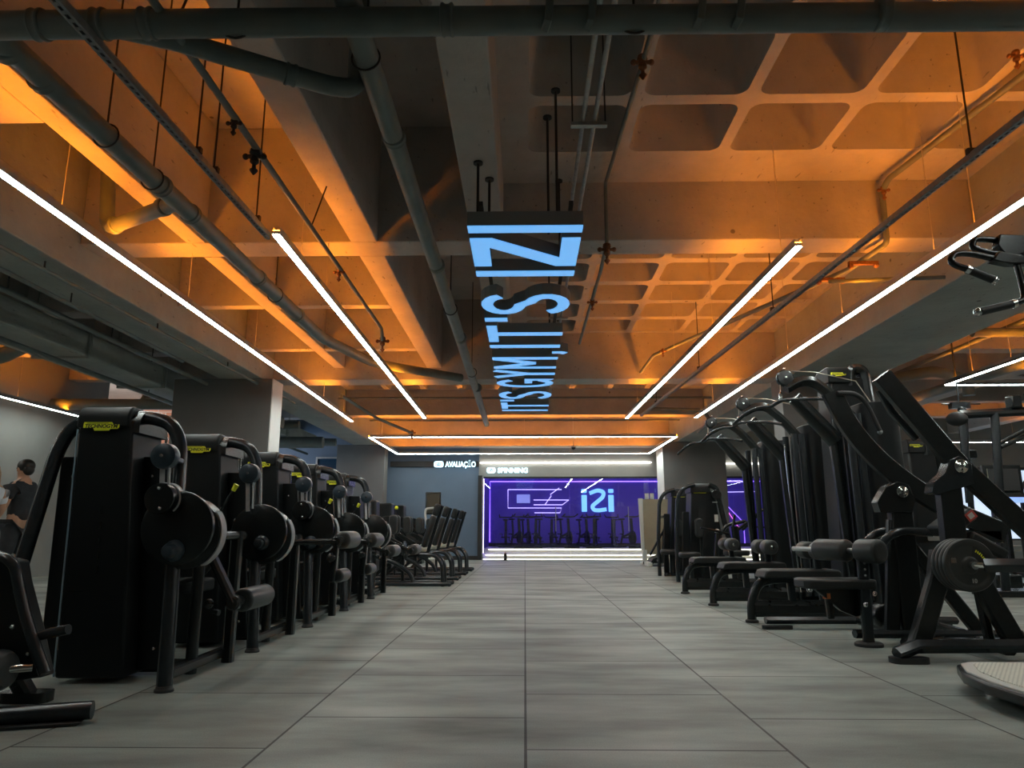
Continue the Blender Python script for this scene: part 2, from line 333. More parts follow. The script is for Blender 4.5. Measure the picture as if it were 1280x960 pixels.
# walls
def wall(n, x0, x1, y0, y1, z0, z1, m): return struct(n, MB().box(x0, x1, y0, y1, z0, z1), m)
wall('wall_left', -9.2, -9.0, -3.2, 15, 0, ZS, 'wallg')
wall('wall_left_return', -14.2, -9.2, 14.8, 15, 0, ZS, 'wallg'); wall('wall_left_far', -14.2, -14.0, 15, 21.2, 0, ZS, 'wallg')
wall('wall_right', 16.0, 16.2, -3.2, 21.2, 0, ZS, 'wallg'); wall('wall_back', -9.2, 16.2, -3.4, -3.2, 0, ZS, 'wallg')
wall('wall_brick', -14, -8.2, 21.0, 21.2, 0, ZS, 'brick')
wall('wall_far_left', -8.2, -1.34, 21.0, 21.2, 0, ZS, 'wallb')
wall('wall_far_header', -1.34, 8.9, 20.98, 21.2, 2.36, ZS, 'wallg')
wall('wall_far_right', 8.9, 16, 21.0, 21.2, 2.62, ZS, 'wallg'); wall('wall_far_right_sill', 8.9, 16, 21.0, 21.2, 0, .55, 'wallg')
struct('baseboard_far', MB().box(-8.2, -1.34, 20.97, 21.0, 0, .11), 'dark')
struct('trim_1', MB().box(-3.95, -1.34, 20.93, 21.0, 2.66, 2.82), 'dark')
struct('trim_2', MB().box(-1.36, -1.24, 20.9, 21.2, 0, 2.4), 'dark')
struct('trim_3', MB().box(-1.24, -1.2, 20.92, 21.0, 0, 2.36), 'alu')
struct('trim_4', MB().box(-1.2, 8.9, 20.96, 21.02, 2.32, 2.37), 'dark')
for i, (a, b, y0, y1) in enumerate(((-5.57, -4.0, 11.0, 11.45), (4.02, 5.55, 11.0, 11.45), (-5.3, -3.94, 20.0, 20.5), (3.76, 5.45, 19.4, 20.3))):
    struct('pillar', MB().box(a, b, y0, y1, 0, 3.2), 'pillar', bevel=.01)
    struct('baseboard_pillar', MB().box(a-.012, b+.012, y0-.012, y1+.012, 0, .1), 'dark')
for x0, x1, y0, y1 in ((-4.0, -3.985, 11.0, 11.46), (3.742, 3.76, 19.38, 20.3)): struct('pillar_lit_side', MB().box(x0, x1, y0, y1, .1, 3.2), 'pillarlit')  # white skin paints the light falling on the pillars' aisle sides
# glazing of the spinning studio and of the far right windows
for i, (a, b) in enumerate(((-1.2, 1.3), (1.32, 3.8), (3.82, 6.3), (6.32, 8.88))):
    o = struct('window_%d' % (i+1), MB().box(a, b, 21.04, 21.055, .02, 2.33), 'glass')
for i, (a, b) in enumerate(((9.0, 10.7), (10.8, 12.5), (12.6, 14.3), (14.4, 15.9))):
    o = struct('window_%d' % (i+5), MB().box(a, b, 21.08, 21.11, .55, 2.6), 'day')
    struct('window_frame', MB().box(a-.06, a, 21.0, 21.1, .55, 2.62).box(a, b, 21.0, 21.1, 2.54, 2.62).box(a, b, 21.0, 21.1, .55, .6).box((a+b)/2-.02, (a+b)/2+.02, 21.0, 21.1, .6, 2.54), 'dark', parent=o)
# left windows seen between the pillars
for i, (a, b) in enumerate(((-8.1, -7.0), (-6.1, -5.35))):
    o = struct('window_%d' % (i+9), MB().box(a, b, 20.94, 20.97, 1.9, 2.9), mat('blue_dusk_pane%d' % i, (.02, .05, .09), .1))
    struct('window_frame', MB().box(a-.05, a, 20.9, 21, 1.85, 2.95).box(b, b+.05, 20.9, 21, 1.85, 2.95).box(a, b, 20.9, 21, 2.9, 2.95).box(a, b, 20.9, 21, 1.85, 1.9), 'alu', parent=o)
# spinning studio shell
struct('floor_studio', MB().box(-1.34, 9, 21.0, 27.2, -.12, .0).box(-1.34, 9, 22.3, 27.2, 0, .12).box(-1.34, 9, 24.0, 27.2, .12, .24), 'wfloor')
wall('wall_studio_back', -1.34, 9, 27.0, 27.2, .24, 3.2, 'purp'); wall('wall_studio_left', -1.5, -1.34, 21.2, 27.2, 0, 3.2, 'purp'); wall('wall_studio_right', 8.9, 9.1, 21.2, 27.2, 0, 3.2, 'purp')
wall('ceiling_studio', -1.5, 9, 21.2, 27.2, 3.0, 3.2, 'purp')
struct('baseboard_studio', MB().box(-1.34, 8.9, 26.96, 27.0, .24, .36), 'dark')

# ================================================================== lamps
def strip(mb, a, b, w, z0, z1):
    a, b = V(a), V(b); d = (b-a).normalized(); s = V((-d.y, d.x, 0))*w/2
    vs = [p+q+V((0, 0, z)) for p in (a, b) for q in (s, -s) for z in (z0, z1)]
    return mb.add(vs, [(0, 1, 3, 2), (4, 6, 7, 5), (0, 4, 5, 1), (2, 3, 7, 6), (0, 2, 6, 4), (1, 5, 7, 3)])
def lamp(segs, label, wires=(), group=None, up=True, name='linear_light', wz=None, w=.058):
    c = V(segs[0][0]); t = thing(name, label, 'light', c, group)
    h = MB(); d = MB(); u = MB()
    for a, b in segs:
        a, b = V(a), V(b); dd = (b-a).normalized(); sd = V((-dd.y, dd.x, 0))*(w/2-.002)
        strip(h, a, b, w, .004, .03); strip(h, a+sd, b+sd, .004, .0, .062); strip(h, a-sd, b-sd, .004, .0, .062)
        strip(d, a, b, w*.9, -.004, .004)
        if up: strip(u, a, b, w*.8, .03, .036)
    h.build('housing', 'alu', t, smooth=0); d.build('diffuser', 'white', t, smooth=0)
    if up: u.build('uplight_diffuser', 'amber', t, smooth=0)
    for p, zt in wires: MB().cyl(V(p)+V((0, 0, .05)), (p[0], p[1], zt), .0035, 6).build('suspension_wire', 'wire', t)
    return t
def zc(x, y):      # what a wire above (x, y) hangs from
    if -.19 < x < 4.14: return ZP if y < 20 else 3.2
    return ZS
def wl(a, b, fr): return [((a[0]+(b[0]-a[0])*f, a[1]+(b[1]-a[1])*f, 2.95), zc(a[0]+(b[0]-a[0])*f, a[1]+(b[1]-a[1])*f)) for f in fr]
zl = 2.95
G4 = 'long linear lights over the aisle'
for a, b, lab, fr in (
    ((-3.08, 1.5, zl), (-3.42, 13.9, zl), 'long white LED bar along the left edge of the aisle, nearest the left pillar', (.24, .4, .55, .7, .82, .94)),
    ((-1.80, 4.82, zl), (-1.92, 13.55, zl), 'shorter white LED bar left of the hanging sign', (.07, .16, .4, .62, .9)),
    ((2.08, 5.11, zl), (1.97, 13.62, zl), 'shorter white LED bar right of the hanging sign', (.04, .28, .5, .85)),
    ((3.25, .6, zl), (3.28, 13.54, zl), 'long white LED bar along the right beam above the tall machines', (.33, .37, .5, .62, .9))):
    lamp([(a, b)], lab, wl(a, b, fr), G4)
lamp([((-8.5, 2, zl), (-8.43, 13.2, zl))], 'white LED bar by the far left grey wall', wl((-8.5, 2), (-8.43, 13.2), (.3, .55, .85)), G4)
def ringsegs(x0, x1, y0, y1): return [((x0, y0, zl), (x1, y0, zl)), ((x1, y0, zl), (x1, y1, zl)), ((x1, y1, zl), (x0, y1, zl)), ((x0, y1, zl), (x0, y0, zl))]
lamp(ringsegs(-3.6, 3.5, 16.4, 20.1), 'rectangular white LED ring in front of the studio entrance', [((x, y, zl), 3.45 if y < 17 else 3.2) for x, y in ((-2.4, 16.5), (0, 16.5), (2.4, 16.5), (-1.2, 20.35), (1.3, 20.35))])
lamp(ringsegs(6.25, 9.8, 3.5, 10.45), 'rectangular white LED ring over the right hall', [((x, y, zl), ZS) for x, y in ((6.25, 9.8), (6.25, 9.0), (6.25, 7), (9.8, 9))])
lamp([((9.5, 17.6, zl), (15.8, 17.6, zl))], 'white LED bar crossing the back of the right hall', [((12, 17.6, zl), ZS)])
lamp([((6.0, 13.6, zl), (7.6, 13.6, zl))], 'short white LED bar behind the tall pulldown machines', [((6.8, 13.6, zl), 3.75)])
o = MB(); strip(o, (-1.3, 20.93, 2.76), (3.7, 20.93, 2.76), .04, 0, .03); t = tag(o.build('cove_light', 'header', org=(-1.3, 20.93, 2.76)), 'thin white light line along the top of the studio header', 'light')
o = MB(); strip(o, (5.5, 20.93, 2.72), (8.9, 20.93, 2.72), .04, 0, .03); tag(o.build('cove_light', 'header', org=(5.5, 20.93, 2.72)), 'thin white light line right of the far right pillar', 'light')

# studio light lines
def line(pts, m, lab, r=.012):
    o = MB().tube(pts, r, 6).build('neon_line', m, org=pts[0]); tag(o, lab, 'light'); return o
line([(-1.3, 26.98, .4), (-1.3, 26.98, 2.62), (3.7, 26.98, 2.62), (8.8, 26.98, 2.62)], 'purl', 'violet light line framing the back wall of the studio', .02)
line([(-1.28, 22.2, .15), (-1.28, 22.2, 2.5), (-1.28, 26.6, 2.85)], 'lavs', 'lavender light line up the left wall of the studio', .025)
line([(-1.28, 21.4, .1), (-1.28, 21.4, 2.3)], 'lav', 'lavender light line beside the studio door frame', .03)
line([(6.5, 26.988, 2.3), (7.0, 26.988, 2.3), (8.1, 26.988, 1.1), (8.1, 26.988, .3)], 'purl', 'bent violet light line on the studio back wall right of the pillar')
line([(7.0, 26.975, 2.4), (7.85, 26.975, 1.0), (7.95, 26.975, .9)], 'pink', 'slanted pink light line right of the far right pillar')
line([(6.2, 26.965, 2.2), (8.7, 26.965, 2.24)], 'lav', 'flat lavender light line high on the studio wall right of the pillar')
for k, (y, z) in enumerate(((21.16, .012), (22.29, .09), (23.99, .21))):
    o = MB().box(-1.2, 8.8, y-.02, y+.005, z-.01, z+.012); tag(o.build('step_light', mat_w := emit('warm_step_led%d' % k, (1, .93, .7), 3.5), org=(0, y, z)), ('warm light line at the studio threshold', 'warm light line on the edge of the lower studio step', 'warm light line on the edge of the upper studio step')[k], 'light')
for k, (x, y) in enumerate(((2.1, 25.2), (2.65, 25.2), (3.1, 25.2))):
    t = thing('spotlight', ('left', 'middle', 'right')[k]+'most of the three round spotlights on the studio ceiling', 'light', (x, y, 3.0), 'studio ceiling spotlights')
    MB().lathe((x, y, 3.0), (x, y, 2.8), [(0, .07), (.03, .07), (.04, .055), (.17, .06)]).build('lamp_can', 'offw', t); MB().ball((x, y, 2.82), .05).build('bulb', 'header', t)
def area(name, loc, rot, sx, sy, e, col):
    l = bpy.data.lights.new(name, 'AREA'); l.shape = 'RECTANGLE'; l.size = sx; l.size_y = sy; l.energy = e; l.color = col
    o = bpy.data.objects.new(name, l); C.objects.link(o); o.location = loc; o.rotation_euler = rot; return o
area('studio_floor_fill', (3.8, 22.6, 2.95), (0, 0, 0), 9.5, 1.2, 75, (1, .96, .88))  # unseen white fill added over the studio floor
area('studio_wall_washer', (3.8, 25.2, 2.9), (radians(38), 0, 0), 9.5, .5, 45, (.45, .36, 1))
area('brick_wall_fill', (-11.3, 16.2, 3.2), (radians(90), 0, 0), 3.5, 1.2, 150, (1, .93, .88))  # unseen lamp added to brighten the brick wall
# unseen blue fill added to brighten the far left wall
area('far_left_fill', (-8.6, 17.8, 2.3), (0, radians(-90), 0), 1.6, 4.5, 60, (.5, .7, 1))
w = bpy.data.worlds.new('world'); sc.world = w; w.use_nodes = True; w.node_tree.nodes['Background'].inputs[0].default_value = (.5, .55, .6, 1); w.node_tree.nodes['Background'].inputs[1].default_value = .02

# ================================================================== pipes, channels, conduits
def pipe(pts, r, lab, m='pipe', cat='pipe', name='ceiling_pipe', n=18, fr=.1, clamps=(), cm=None, group=None, nf=8):
    pts = [V(p) for p in pts]; t = thing(name, lab, cat, pts[0], group)
    MB().tube(fillet(pts, fr, nf), r, n).build('pipe_run', m, t)
    for p, d in clamps:
        p, d = V(p), V(d).normalized()
        MB().lathe(p-d*.03, p+d*.03, [(0, r*1.0), (.004, r*1.14), (.012, r*1.17), (.022, r*1.06), (.038, r*1.06), (.048, r*1.17), (.056, r*1.14), (.06, r)]).build('coupling', cm or m, t)
    return t
def hanger(t, x, y, z, r, zt, m='rod'):
    MB().cyl((x, y, z+r), (x, y, zt), .006, 8).tube([(x+r*1.1*cos(a), y, z+r*1.1*sin(a)) for a in [2*pi*k/20 for k in range(21)]], .006, 6).build('hanger', m, t)
# top transverse drain
pT = [(-4.6, 2.80, 3.1), (4.8, 2.84, 3.1)]
t = pipe(pT, .062, 'thick grey pipe crossing the whole ceiling nearest the camera', clamps=[((x, 2.81, 3.1), (1, 0, 0)) for x in (-2.2, -1.92, -1.7, -.34, 1.6, 3.2)])
for x in (-2.9, -1.3, .5, 2.9): hanger(t, x, 2.82, 3.1, .065, zc(x, 2.8))
for k, x in enumerate((.13, .32, .80, .97)):
    o = MB().bar([(x-.012, 2.745, 3.19), (x-.012, 2.735, 3.12), (x-.02, 2.75, 3.045), (x-.035, 2.80, 3.03)], .035, .012, up=(0, 1, .3), r=.3).tube([(x+.005, 2.74, 3.16), (x+.005, 2.74, 3.21)], .014, 10).build('pipe_strap', 'pipe', t, bevel=.002)
# longitudinal drains
t = pipe([(-.79, .5, 3.2), (-.80, 8, 3.2), (-.86, 16.1, 3.2)], .062, 'long straight grey pipe running down the aisle left of the hanging sign', clamps=[((-.79, y, 3.2), (0, 1, 0)) for y in (3.95, 6.1, 8.6, 11.8)])
for y in (3.2, 7.4, 10.6): hanger(t, -.8, y, 3.2, .065, ZS)
a0 = [(-2.60, -1, 3.2), (-2.53, 4.7, 3.2), (-2.53, 8.6, 3.2), (-2.15, 10.0, 3.2), (-1.0, 11.0, 3.2)]
t = pipe(a0, .066, 'long grey drain pipe on the left with a short side branch', fr=.35, clamps=[((-2.57, 3.1, 3.2), (0, 1, 0)), ((-2.56, 3.35, 3.2), (0, 1, 0)), ((-2.53, 4.55, 3.2), (0, 1, 0)), ((-2.53, 5.0, 3.2), (0, 1, 0)), ((-2.53, 6.4, 3.2), (0, 1, 0)), ((-2.53, 7.6, 3.2), (0, 1, 0))])
MB().tube(fillet([(-2.53, 4.8, 3.2), (-3.32, 5.25, 3.2), (-3.40, 5.30, 3.75), (-3.40, 5.30, 4.6)], .1), .056, 18).lathe((-2.66, 4.87, 3.2), (-2.72, 4.905, 3.2), [(0, .06), (.01, .068), (.05, .068), (.06, .06)]).lathe((-3.2, 5.18, 3.2), (-3.26, 5.215, 3.2), [(0, .06), (.01, .068), (.05, .068), (.06, .06)]).build('branch_pipe', 'pipe', t)
for y in (3.9, 4.45, 6.9): hanger(t, -2.54, y, 3.2, .07, ZS)
t = pipe([(-1.95, 2.84, 3.13), (-1.68, 2.98, 3.15), (-1.02, 3.36, 3.15), (-.90, 3.43, 3.18), (-.90, 3.43, 4.6)], .05, 'grey pipe slanting off the nearest cross pipe and turning up', fr=.09, clamps=[((-1.2, 3.26, 3.15), (.66, .38, 0))])
t = pipe([(-1.62, -1, 3.13), (-1.63, 3.8, 3.13), (-1.65, 7.9, 3.13), (-1.65, 8.0, 3.0)], .02, 'thin sprinkler pipe hung below the left lengthwise beam', fr=.03, name='sprinkler_pipe')
def valve(t, c, s=1.0, m='rust'):
    c = V(c)
    MB().lathe(c+V((0, 0, .05*s)), c-V((0, 0, .11*s)), [(0, .012*s), (.01*s, .026*s), (.03*s, .03*s), (.05*s, .018*s), (.07*s, .024*s), (.085*s, .024*s), (.1*s, .01*s), (.125*s, .012*s), (.13*s, .022*s), (.136*s, .022*s), (.16*s, .004*s)], 14)\
        .tube([c-V((.055*s, 0, 0)), c+V((.055*s, 0, 0))], .012*s, 8).ball(c+V((.05*s, 0, 0)), .018*s, n=10, m=6).ball(c-V((.05*s, 0, 0)), .018*s, n=10, m=6).build('sprinkler_head', m, t)
valve(t, (-1.635, 3.62, 3.10), .7, 'rod'); valve(t, (-1.64, 3.95, 3.08), 1.1, 'rod'); valve(t, (-1.65, 6.0, 3.10), .8); valve(t, (-1.65, 8.0, 3.0), 1.2)
for y in (2.9, 5.1): MB().cyl((-1.635, y, 3.14), (-1.635+.1, y, 3.47), .006, 8).build('hanger', 'rod', t)
t = pipe([(.84, -1, 3.97), at(812, 50, Z=3.97), at(757, 229, Z=3.97), (.76, 6.13, 3.9), (.76, 6.14, 3.42), (.76, 6.7, 3.36), (.76, 9.5, 3.36)], .018, 'thin sprinkler pipe stepping down over the cross beam right of the hanging sign', fr=.04, name='sprinkler_pipe')
valve(t, at(803, 78, Z=3.95), 1.2); valve(t, (.76, 6.15, 3.36), 1.3); valve(t, (.76, 7.6, 3.33), .9)
t = pipe([(3.7, -1, 3.97), at(1280, 93, Z=3.97), at(1110, 224, Z=3.97), (3.3, 6.13, 3.9), (3.3, 6.14, 3.4), (3.2, 6.7, 3.36), (1.9, 10.2, 3.36), (1.9, 11.35, 3.36)], .026, 'thin orange-lit sprinkler pipe dropping in front of the cross beam on the right', fr=.05, name='sprinkler_pipe')
valve(t, at(1270, 70, Z=3.95), .9); valve(t, (3.3, 6.1, 3.9), .9); valve(t, (1.96, 9.8, 3.32), .8)
for x, y, z in ((3.22, 6.45, 3.33), (3.1, 6.9, 3.33)): MB().box(x-.14, x+.14, y-.02, y+.02, z-.02, z+.015).ball((x-.12, y, z-.03), .03, n=8, m=6).ball((x+.12, y, z-.02), .03, n=8, m=6).build('pipe_bracket', 'rust', t, bevel=.004)
# conduits to the sign
t = thing('conduit_pair', 'pair of grey conduits running to the near end of the hanging sign', 'pipe', (.4, 3, 3.3))
for x in (.365, .435): MB().tube(fillet([(x, -1, 3.3), (x, 5.1, 3.3), (x, 13.2, 3.3)], .1), .015, 10).build('conduit', 'galv', t)
for y in (3.95, 8.0, 11.5): MB().box(.29, .51, y-.02, y+.02, 3.26, 3.283).build('strut', 'galv', t); MB().cyl((.3, y, 3.27), (.3, y, ZP), .005, 6).build('hanger', 'rod', t)
MB().cyl((.5, 3.95, 3.27), (.5, 3.95, ZP), .005, 6).build('hanger', 'rod', t)
# perforated channels
def channel(a, b, lab, m='galv', hangs=()):
    a, b = V(a), V(b); L = (b-a).length; d = (b-a)/L; s = V((-d.y, d.x, 0)); t = thing('perforated_channel', lab, 'channel', a)
    mb = MB()
    for sg in (-1, 1):
        mb.frame_box(a+d*L/2+s*sg*.020+V((0, 0, -.0)), d, s, V((0, 0, 1)), L, .004, .04)
        mb.frame_box(a+d*L/2+s*sg*.014+V((0, 0, -.02)), d, s, V((0, 0, 1)), L, .012, .003)
    k = 0.0
    while k < L: mb.frame_box(a+d*(k+.01)+V((0, 0, -.02)), d, s, V((0, 0, 1)), .022, .028, .003); k += .05
    mb.build('slotted_rail', m, t, smooth=0)
    MB().frame_box(a+d*L/2+V((0, 0, .0)), d, s, V((0, 0, 1)), L, .034, .003).build('cable_bed', 'rod', t, smooth=0)
    for f in hangs:
        p = a+d*L*f; MB().cyl(p, (p.x, p.y, zc(p.x, p.y)), .006, 8).box(p.x-.03, p.x+.03, p.y-.015, p.y+.015, p.z+.015, p.z+.05).build('hanger', 'rod', t)
    return t
channel((-1.96, .3, 3.02), (-1.93, 5.0, 3.02), 'perforated steel channel on the left ending at the short LED bar', hangs=(.75, .8, .95))
channel((2.85, .3, 3.05), (2.30, 13.9, 3.05), 'long perforated steel channel slanting above the right LED bars', hangs=(.27, .5, .7, .9))
# pipes under the right beam and right hall
for a, b, r, lab in (((2.95, 6.6, 3.2), (4.0, 6.5, 3.2), .02, 'short orange-lit conduit under the cross beam by the right beam'), ((5.9, 6.0, 3.55), (15.8, 6.2, 3.55), .03, 'thin pipe crossing the right hall ceiling'),
                     ((7.6, 2, 3.3), (7.4, 15, 3.3), .09, 'thick duct pipe running through the right hall'), ((6.4, 2, 3.45), (6.3, 17, 3.45), .035, 'grey pipe above the right hall light ring'), ((5.8, 9.0, 3.35), (15.8, 9.1, 3.35), .06, 'brown-lit pipe behind the right hall light ring')):
    t = pipe([a, b], r, lab, n=12)
t = pipe([(5.9, 11.9, 3.3), (6.6, 11.3, 3.35), (7.1, 11.3, 3.2), (7.1, 11.3, 2.95)], .09, 'short bent duct pipe with a hanging end over the pulldown machines', n=14)
for x, y, z, s in ((6.6, 8.9, 3.28, .16), (12.9, 15.4, 3.2, .25)):
    t = thing('junction_box', ('grey junction box on the right hall ceiling near the light ring', 'junction box far back on the right hall ceiling')[s > .2], 'box', (x, y, z))
    MB().box(x-s, x+s, y-.08, y+.08, z-s*.9, z+s*.9).build('case', 'soffit', t, bevel=.01); MB().cyl((x, y, z+s*.9), (x, y, ZS), .02, 8).build('feed_pipe', 'galv', t)
# left hall services
for a, b, r, lab in (((-4.5, 1, 3.08), (-4.62, 9.3, 3.08), .022, 'thin conduit clipped under the left beam'), ((-4.95, 2, 3.1), (-5.0, 10.9, 3.1), .03, 'grey pipe along the outer side of the left beam'),
                     ((-5.9, 2, 3.0), (-6.3, 20.5, 3.0), .035, 'grey pipe over the left hall above the duct'), ((-4.3, 3.0, 3.12), (-4.22, 12.8, 3.12), .02, 'orange-lit conduit on the inner edge of the left beam')):
    t = pipe([a, b], r, lab, n=10)
    for f in (.3, .5, .7):
        p = V(a).lerp(V(b), f); zt = 3.2 if -4.85 < p.x < -4.16 else ZS
        MB().cyl((p.x, p.y, p.z), (p.x, p.y, zt), .008, 8).build('hanger', 'rod', t)
t = thing('ventilation_duct', 'long dark rectangular duct over the left hall', 'duct', (-6.0, 3, 3.1))
MB().box(-6.45, -5.75, 3, 19.5, 3.08, 3.4).build('duct_body', 'soffit', t, bevel=.02)
for y in (5, 7, 9, 11, 13, 15, 17): MB().box(-6.48, -5.72, y-.02, y+.02, 3.05, 3.43).cyl((-5.7, y, 3.1), (-5.7, y, ZS), .008, 6).cyl((-6.5, y, 3.1), (-6.5, y, ZS), .008, 6).build('duct_flange', 'soffit', t)
t = pipe([(-9, 9.6, 3.3), (-7.6, 9.9, 3.3), (-7.3, 9.9, 3.45)], .11, 'thick amber-lit pipe by the far left wall', n=16); t = pipe([(-9, 13.2, 3.2), (-7.5, 13.6, 3.2), (-7.3, 13.6, 3.5), (-7.3, 13.6, 4.5)], .1, 'thick elbow pipe above the first weight tower', n=16, clamps=[((-7.9, 13.5, 3.2), (1, .25, 0))])
for k, (y, z, s) in enumerate(((12.8, 3.12, .1), (14.2, 3.0, .13), (15.3, 3.1, .09), (17.2, 2.95, .14), (18.4, 3.1, .1))):
    t = pipe([(-8.6, y, z), (-4.95, y+.15, z)], s, 'grey duct pipe crossing behind the left pillar, '+('nearest of five', 'second of five', 'middle of five', 'fourth of five', 'farthest of five')[k], n=14, group='duct pipes behind the left pillar', clamps=[((-6.2, y+.1, z), (1, .04, 0))])
t = pipe([(-3.2, 12.2, 3.15), (-2.9, 13.9, 3.0), (-2.55, 16.0, 3.0)], .03, 'rusty pipe between the left LED bars and the light ring', n=10); valve(t, (-2.55, 16.0, 3.0), 1.3)
t = pipe([(2.5, 14.0, 3.2), (3.6, 14.2, 3.2), (3.75, 14.3, 3.0), (3.9, 15.9, 3.0)], .04, 'rusty bent pipe right of the far light bars', n=10)
for k, y in enumerate((13.2, 15.0, 18.2)):
    t = pipe([(-4.0, y, 3.62), (4.0, y+.05, 3.62)], .025, 'thin amber-lit pipe crossing the far ceiling, '+('nearest', 'middle', 'farthest')[k]+' of three', n=8, group='far cross pipes')
# ceiling dome cameras
for x, y, lab in ((-5.6, 15.0, 'small dark dome camera behind the left pillar'), (1.3, 18.9, 'small dome camera near the light ring'), (-3.7, 18.3, 'small pale dome camera left of the light ring')):
    t = thing('dome_camera', lab, 'camera', (x, y, 3.0)); zt = ZS if x < -4.9 else ZP
    MB().cyl((x, y, 3.0), (x, y, zt), .012, 8).cyl((x, y, 2.99), (x, y, 3.03), .07).build('mount', 'offw', t); MB().ball((x, y, 2.98), .055).build('dome', 'blk', t)

# ================================================================== signs
EX, EY = V((1, 0, 0)), V((0, 1, 0))
t = thing('hanging_sign', 'long hanging sign of raised letters with glowing blue faces reading IT\'S GYM, IT\'S IZI', 'sign', (0, 4.67, 2.95))
SX0, SX1, SZ, SD = -.40, .42, 2.95, .11     # cap line (left) to base line (right)
def gl(ch, w):      # strokes in (across reading, along height 0..1); stroke width in metres
    k = .105
    if ch == 'I': return [[(w/2, 0), (w/2, 1)]], min(w, .125)
    if ch == 'T': return [[(0, .93), (w, .93)], [(w/2, 0), (w/2, .93)]], .12
    if ch == 'Y': return [[(.05, 1), (w/2, .45)], [(w-.05, 1), (w/2, .45)], [(w/2, .48), (w/2, 0)]], .12
    if ch == 'M': return [[(.055, 0), (.055, 1)], [(w-.055, 0), (w-.055, 1)], [(.07, .97), (w/2, .35)], [(w-.07, .97), (w/2, .35)]], .11
    if ch == 'Z': return [[(0, .93), (w, .93)], [(0, .07), (w, .07)], [(w-.07, .93), (.07, .07)]], .125
    a = w/2
    if ch == 'S':
        top = [(a+(a-.06)*cos(radians(d)), .75+.19*sin(radians(d))) for d in range(10, 271, 20)]
        bot = [(a+(a-.06)*cos(radians(d)), .25+.20*sin(radians(d))) for d in range(90, -171, -20)]
        return [top[:-1]+[(a-(a-.06)*.1, .56), (a+(a-.06)*.35, .5)][:1]+bot[1:]], .12
    if ch == 'G': return [[(a+(a-.06)*cos(radians(d)), .5+.44*sin(radians(d))) for d in range(35, 331, 20)]+[(w-.06, .12), (w-.06, .44), (a, .44)]], .12
    if ch == "'": return [[(w/2, .72), (w/2, 1)]], w
    if ch == ',': return [[(w/2+.02, .1), (w/2+.02, -.03), (w/2-.02, -.10)]], .1
def letter(ch, yfar, ynear):
    w = yfar-ynear; st, sw = gl(ch, w)
    def P(p, z): return V((SX1+(SX0-SX1)*p[1], yfar-p[0], z))      # reading runs towards the camera
    lt = None; b = MB(); f = MB()
    if ch == 'Z':
        a = .17; zp = [(0, 0), (w, 0), (w, .17), (a, .17), (w, .80), (w, 1), (0, 1), (0, .83), (w-a, .83), (0, .20)]
        b.prism([(P(q, 0).x, P(q, 0).y) for q in zp], (0, 0, SZ+.006), EX, EY, (0, 0, SD-.006)); f.prism([(P(q, 0).x, P(q, 0).y) for q in zp], (0, 0, SZ-.002), EX, EY, (0, 0, .008)); st = []
    for si, s in enumerate(st):
        for lay, (z0, z1, dw) in enumerate(((SZ+.006, SZ+SD, 0), (SZ-.002-.0015*si, SZ+.006, -.012))):
            pts = [P(p, 0) for p in s]; nn = len(pts); l_ = []; r_ = []
            for i in range(nn):
                d1 = (pts[i]-pts[i-1]).normalized() if i else (pts[1]-pts[0]).normalized(); d2 = (pts[i+1]-pts[i]).normalized() if i < nn-1 else d1
                d = (d1+d2).normalized(); n_ = V((-d.y, d.x, 0)); k = (sw+dw)/2/max(.5, n_.dot(V((-d1.y, d1.x, 0))))
                l_.append(pts[i]+n_*k); r_.append(pts[i]-n_*k)
            for i in range(nn-1):
                q = [l_[i], l_[i+1], r_[i+1], r_[i]]
                (b if lay == 0 else f).add([p+V((0, 0, z0)) for p in q]+[p+V((0, 0, z1)) for p in q], [(0, 1, 2, 3), (7, 6, 5, 4), (0, 4, 5, 1), (2, 6, 7, 3), (1, 5, 6, 2), (3, 7, 4, 0)])
    o = b.build('letter', 'signb', t, smooth=0); f.build('letter_face', 'sign', o, smooth=0)
for ch, ya, yb in (('I', 12.72, 12.56), ('T', 12.45, 11.85), ("'", 11.72, 11.58), ('S', 11.48, 10.86), ('G', 10.52, 9.92), ('Y', 9.84, 9.32), ('M', 9.25, 8.62), (',', 8.52, 8.28),
                   ('I', 8.16, 8.0), ('T', 7.86, 7.22), ("'", 7.06, 6.93), ('S', 6.80, 6.20), ('I', 5.77, 5.55), ('Z', 5.48, 4.92), ('I', 4.85, 4.67)): letter(ch, ya, yb)
fr = MB()
for x in (-.3, .33): fr.box(x-.015, x+.015, 4.6, 12.75, SZ+SD, SZ+SD+.03)
fr.build('mounting_rail', 'rod', t, smooth=0)
for x, y, zt in ((-.33, 4.75, 3.47), (-.26, 5.0, 3.47), (.24, 4.75, ZP), (.19, 5.1, ZP), (-.33, 8, 3.47), (.3, 8.1, ZP), (-.33, 11, 3.47), (.3, 11, ZP), (.33, 6.15, ZP), (.3, 12.6, ZP), (-.3, 12.6, ZP)):
    MB().cyl((x, y, SZ+SD), (x, y, zt), .010, 8).cyl((x, y, zt-.015), (x, y, zt), .035, 12).build('hanging_rod', 'rod', t)
def lightsign(lab, word, x, z, h, w_icon, y=20.9, wide=1.0, adv=0.0):
    t = thing('wall_sign', lab, 'sign', (x, y, z))
    MB().prism(rrect(w_icon, h*1.15, h*.4), (x, y, z), (1, 0, 0), (0, 0, 1), (0, .03, 0)).build('icon_panel', 'signw', t)
    MB().text('iZi', (x, y-.008, z-h*.22), (1, 0, 0), (0, 0, 1), h*.5, .006, bold=.05).build('icon_letters', 'ink', t, smooth=0)
    MB().text(word, (x+adv, y-.005, z-h*.5), (1, 0, 0), (0, 0, 1), h, .03, bold=.05, wide=wide, align='LEFT').build('sign_letters', 'signw', t, smooth=0)
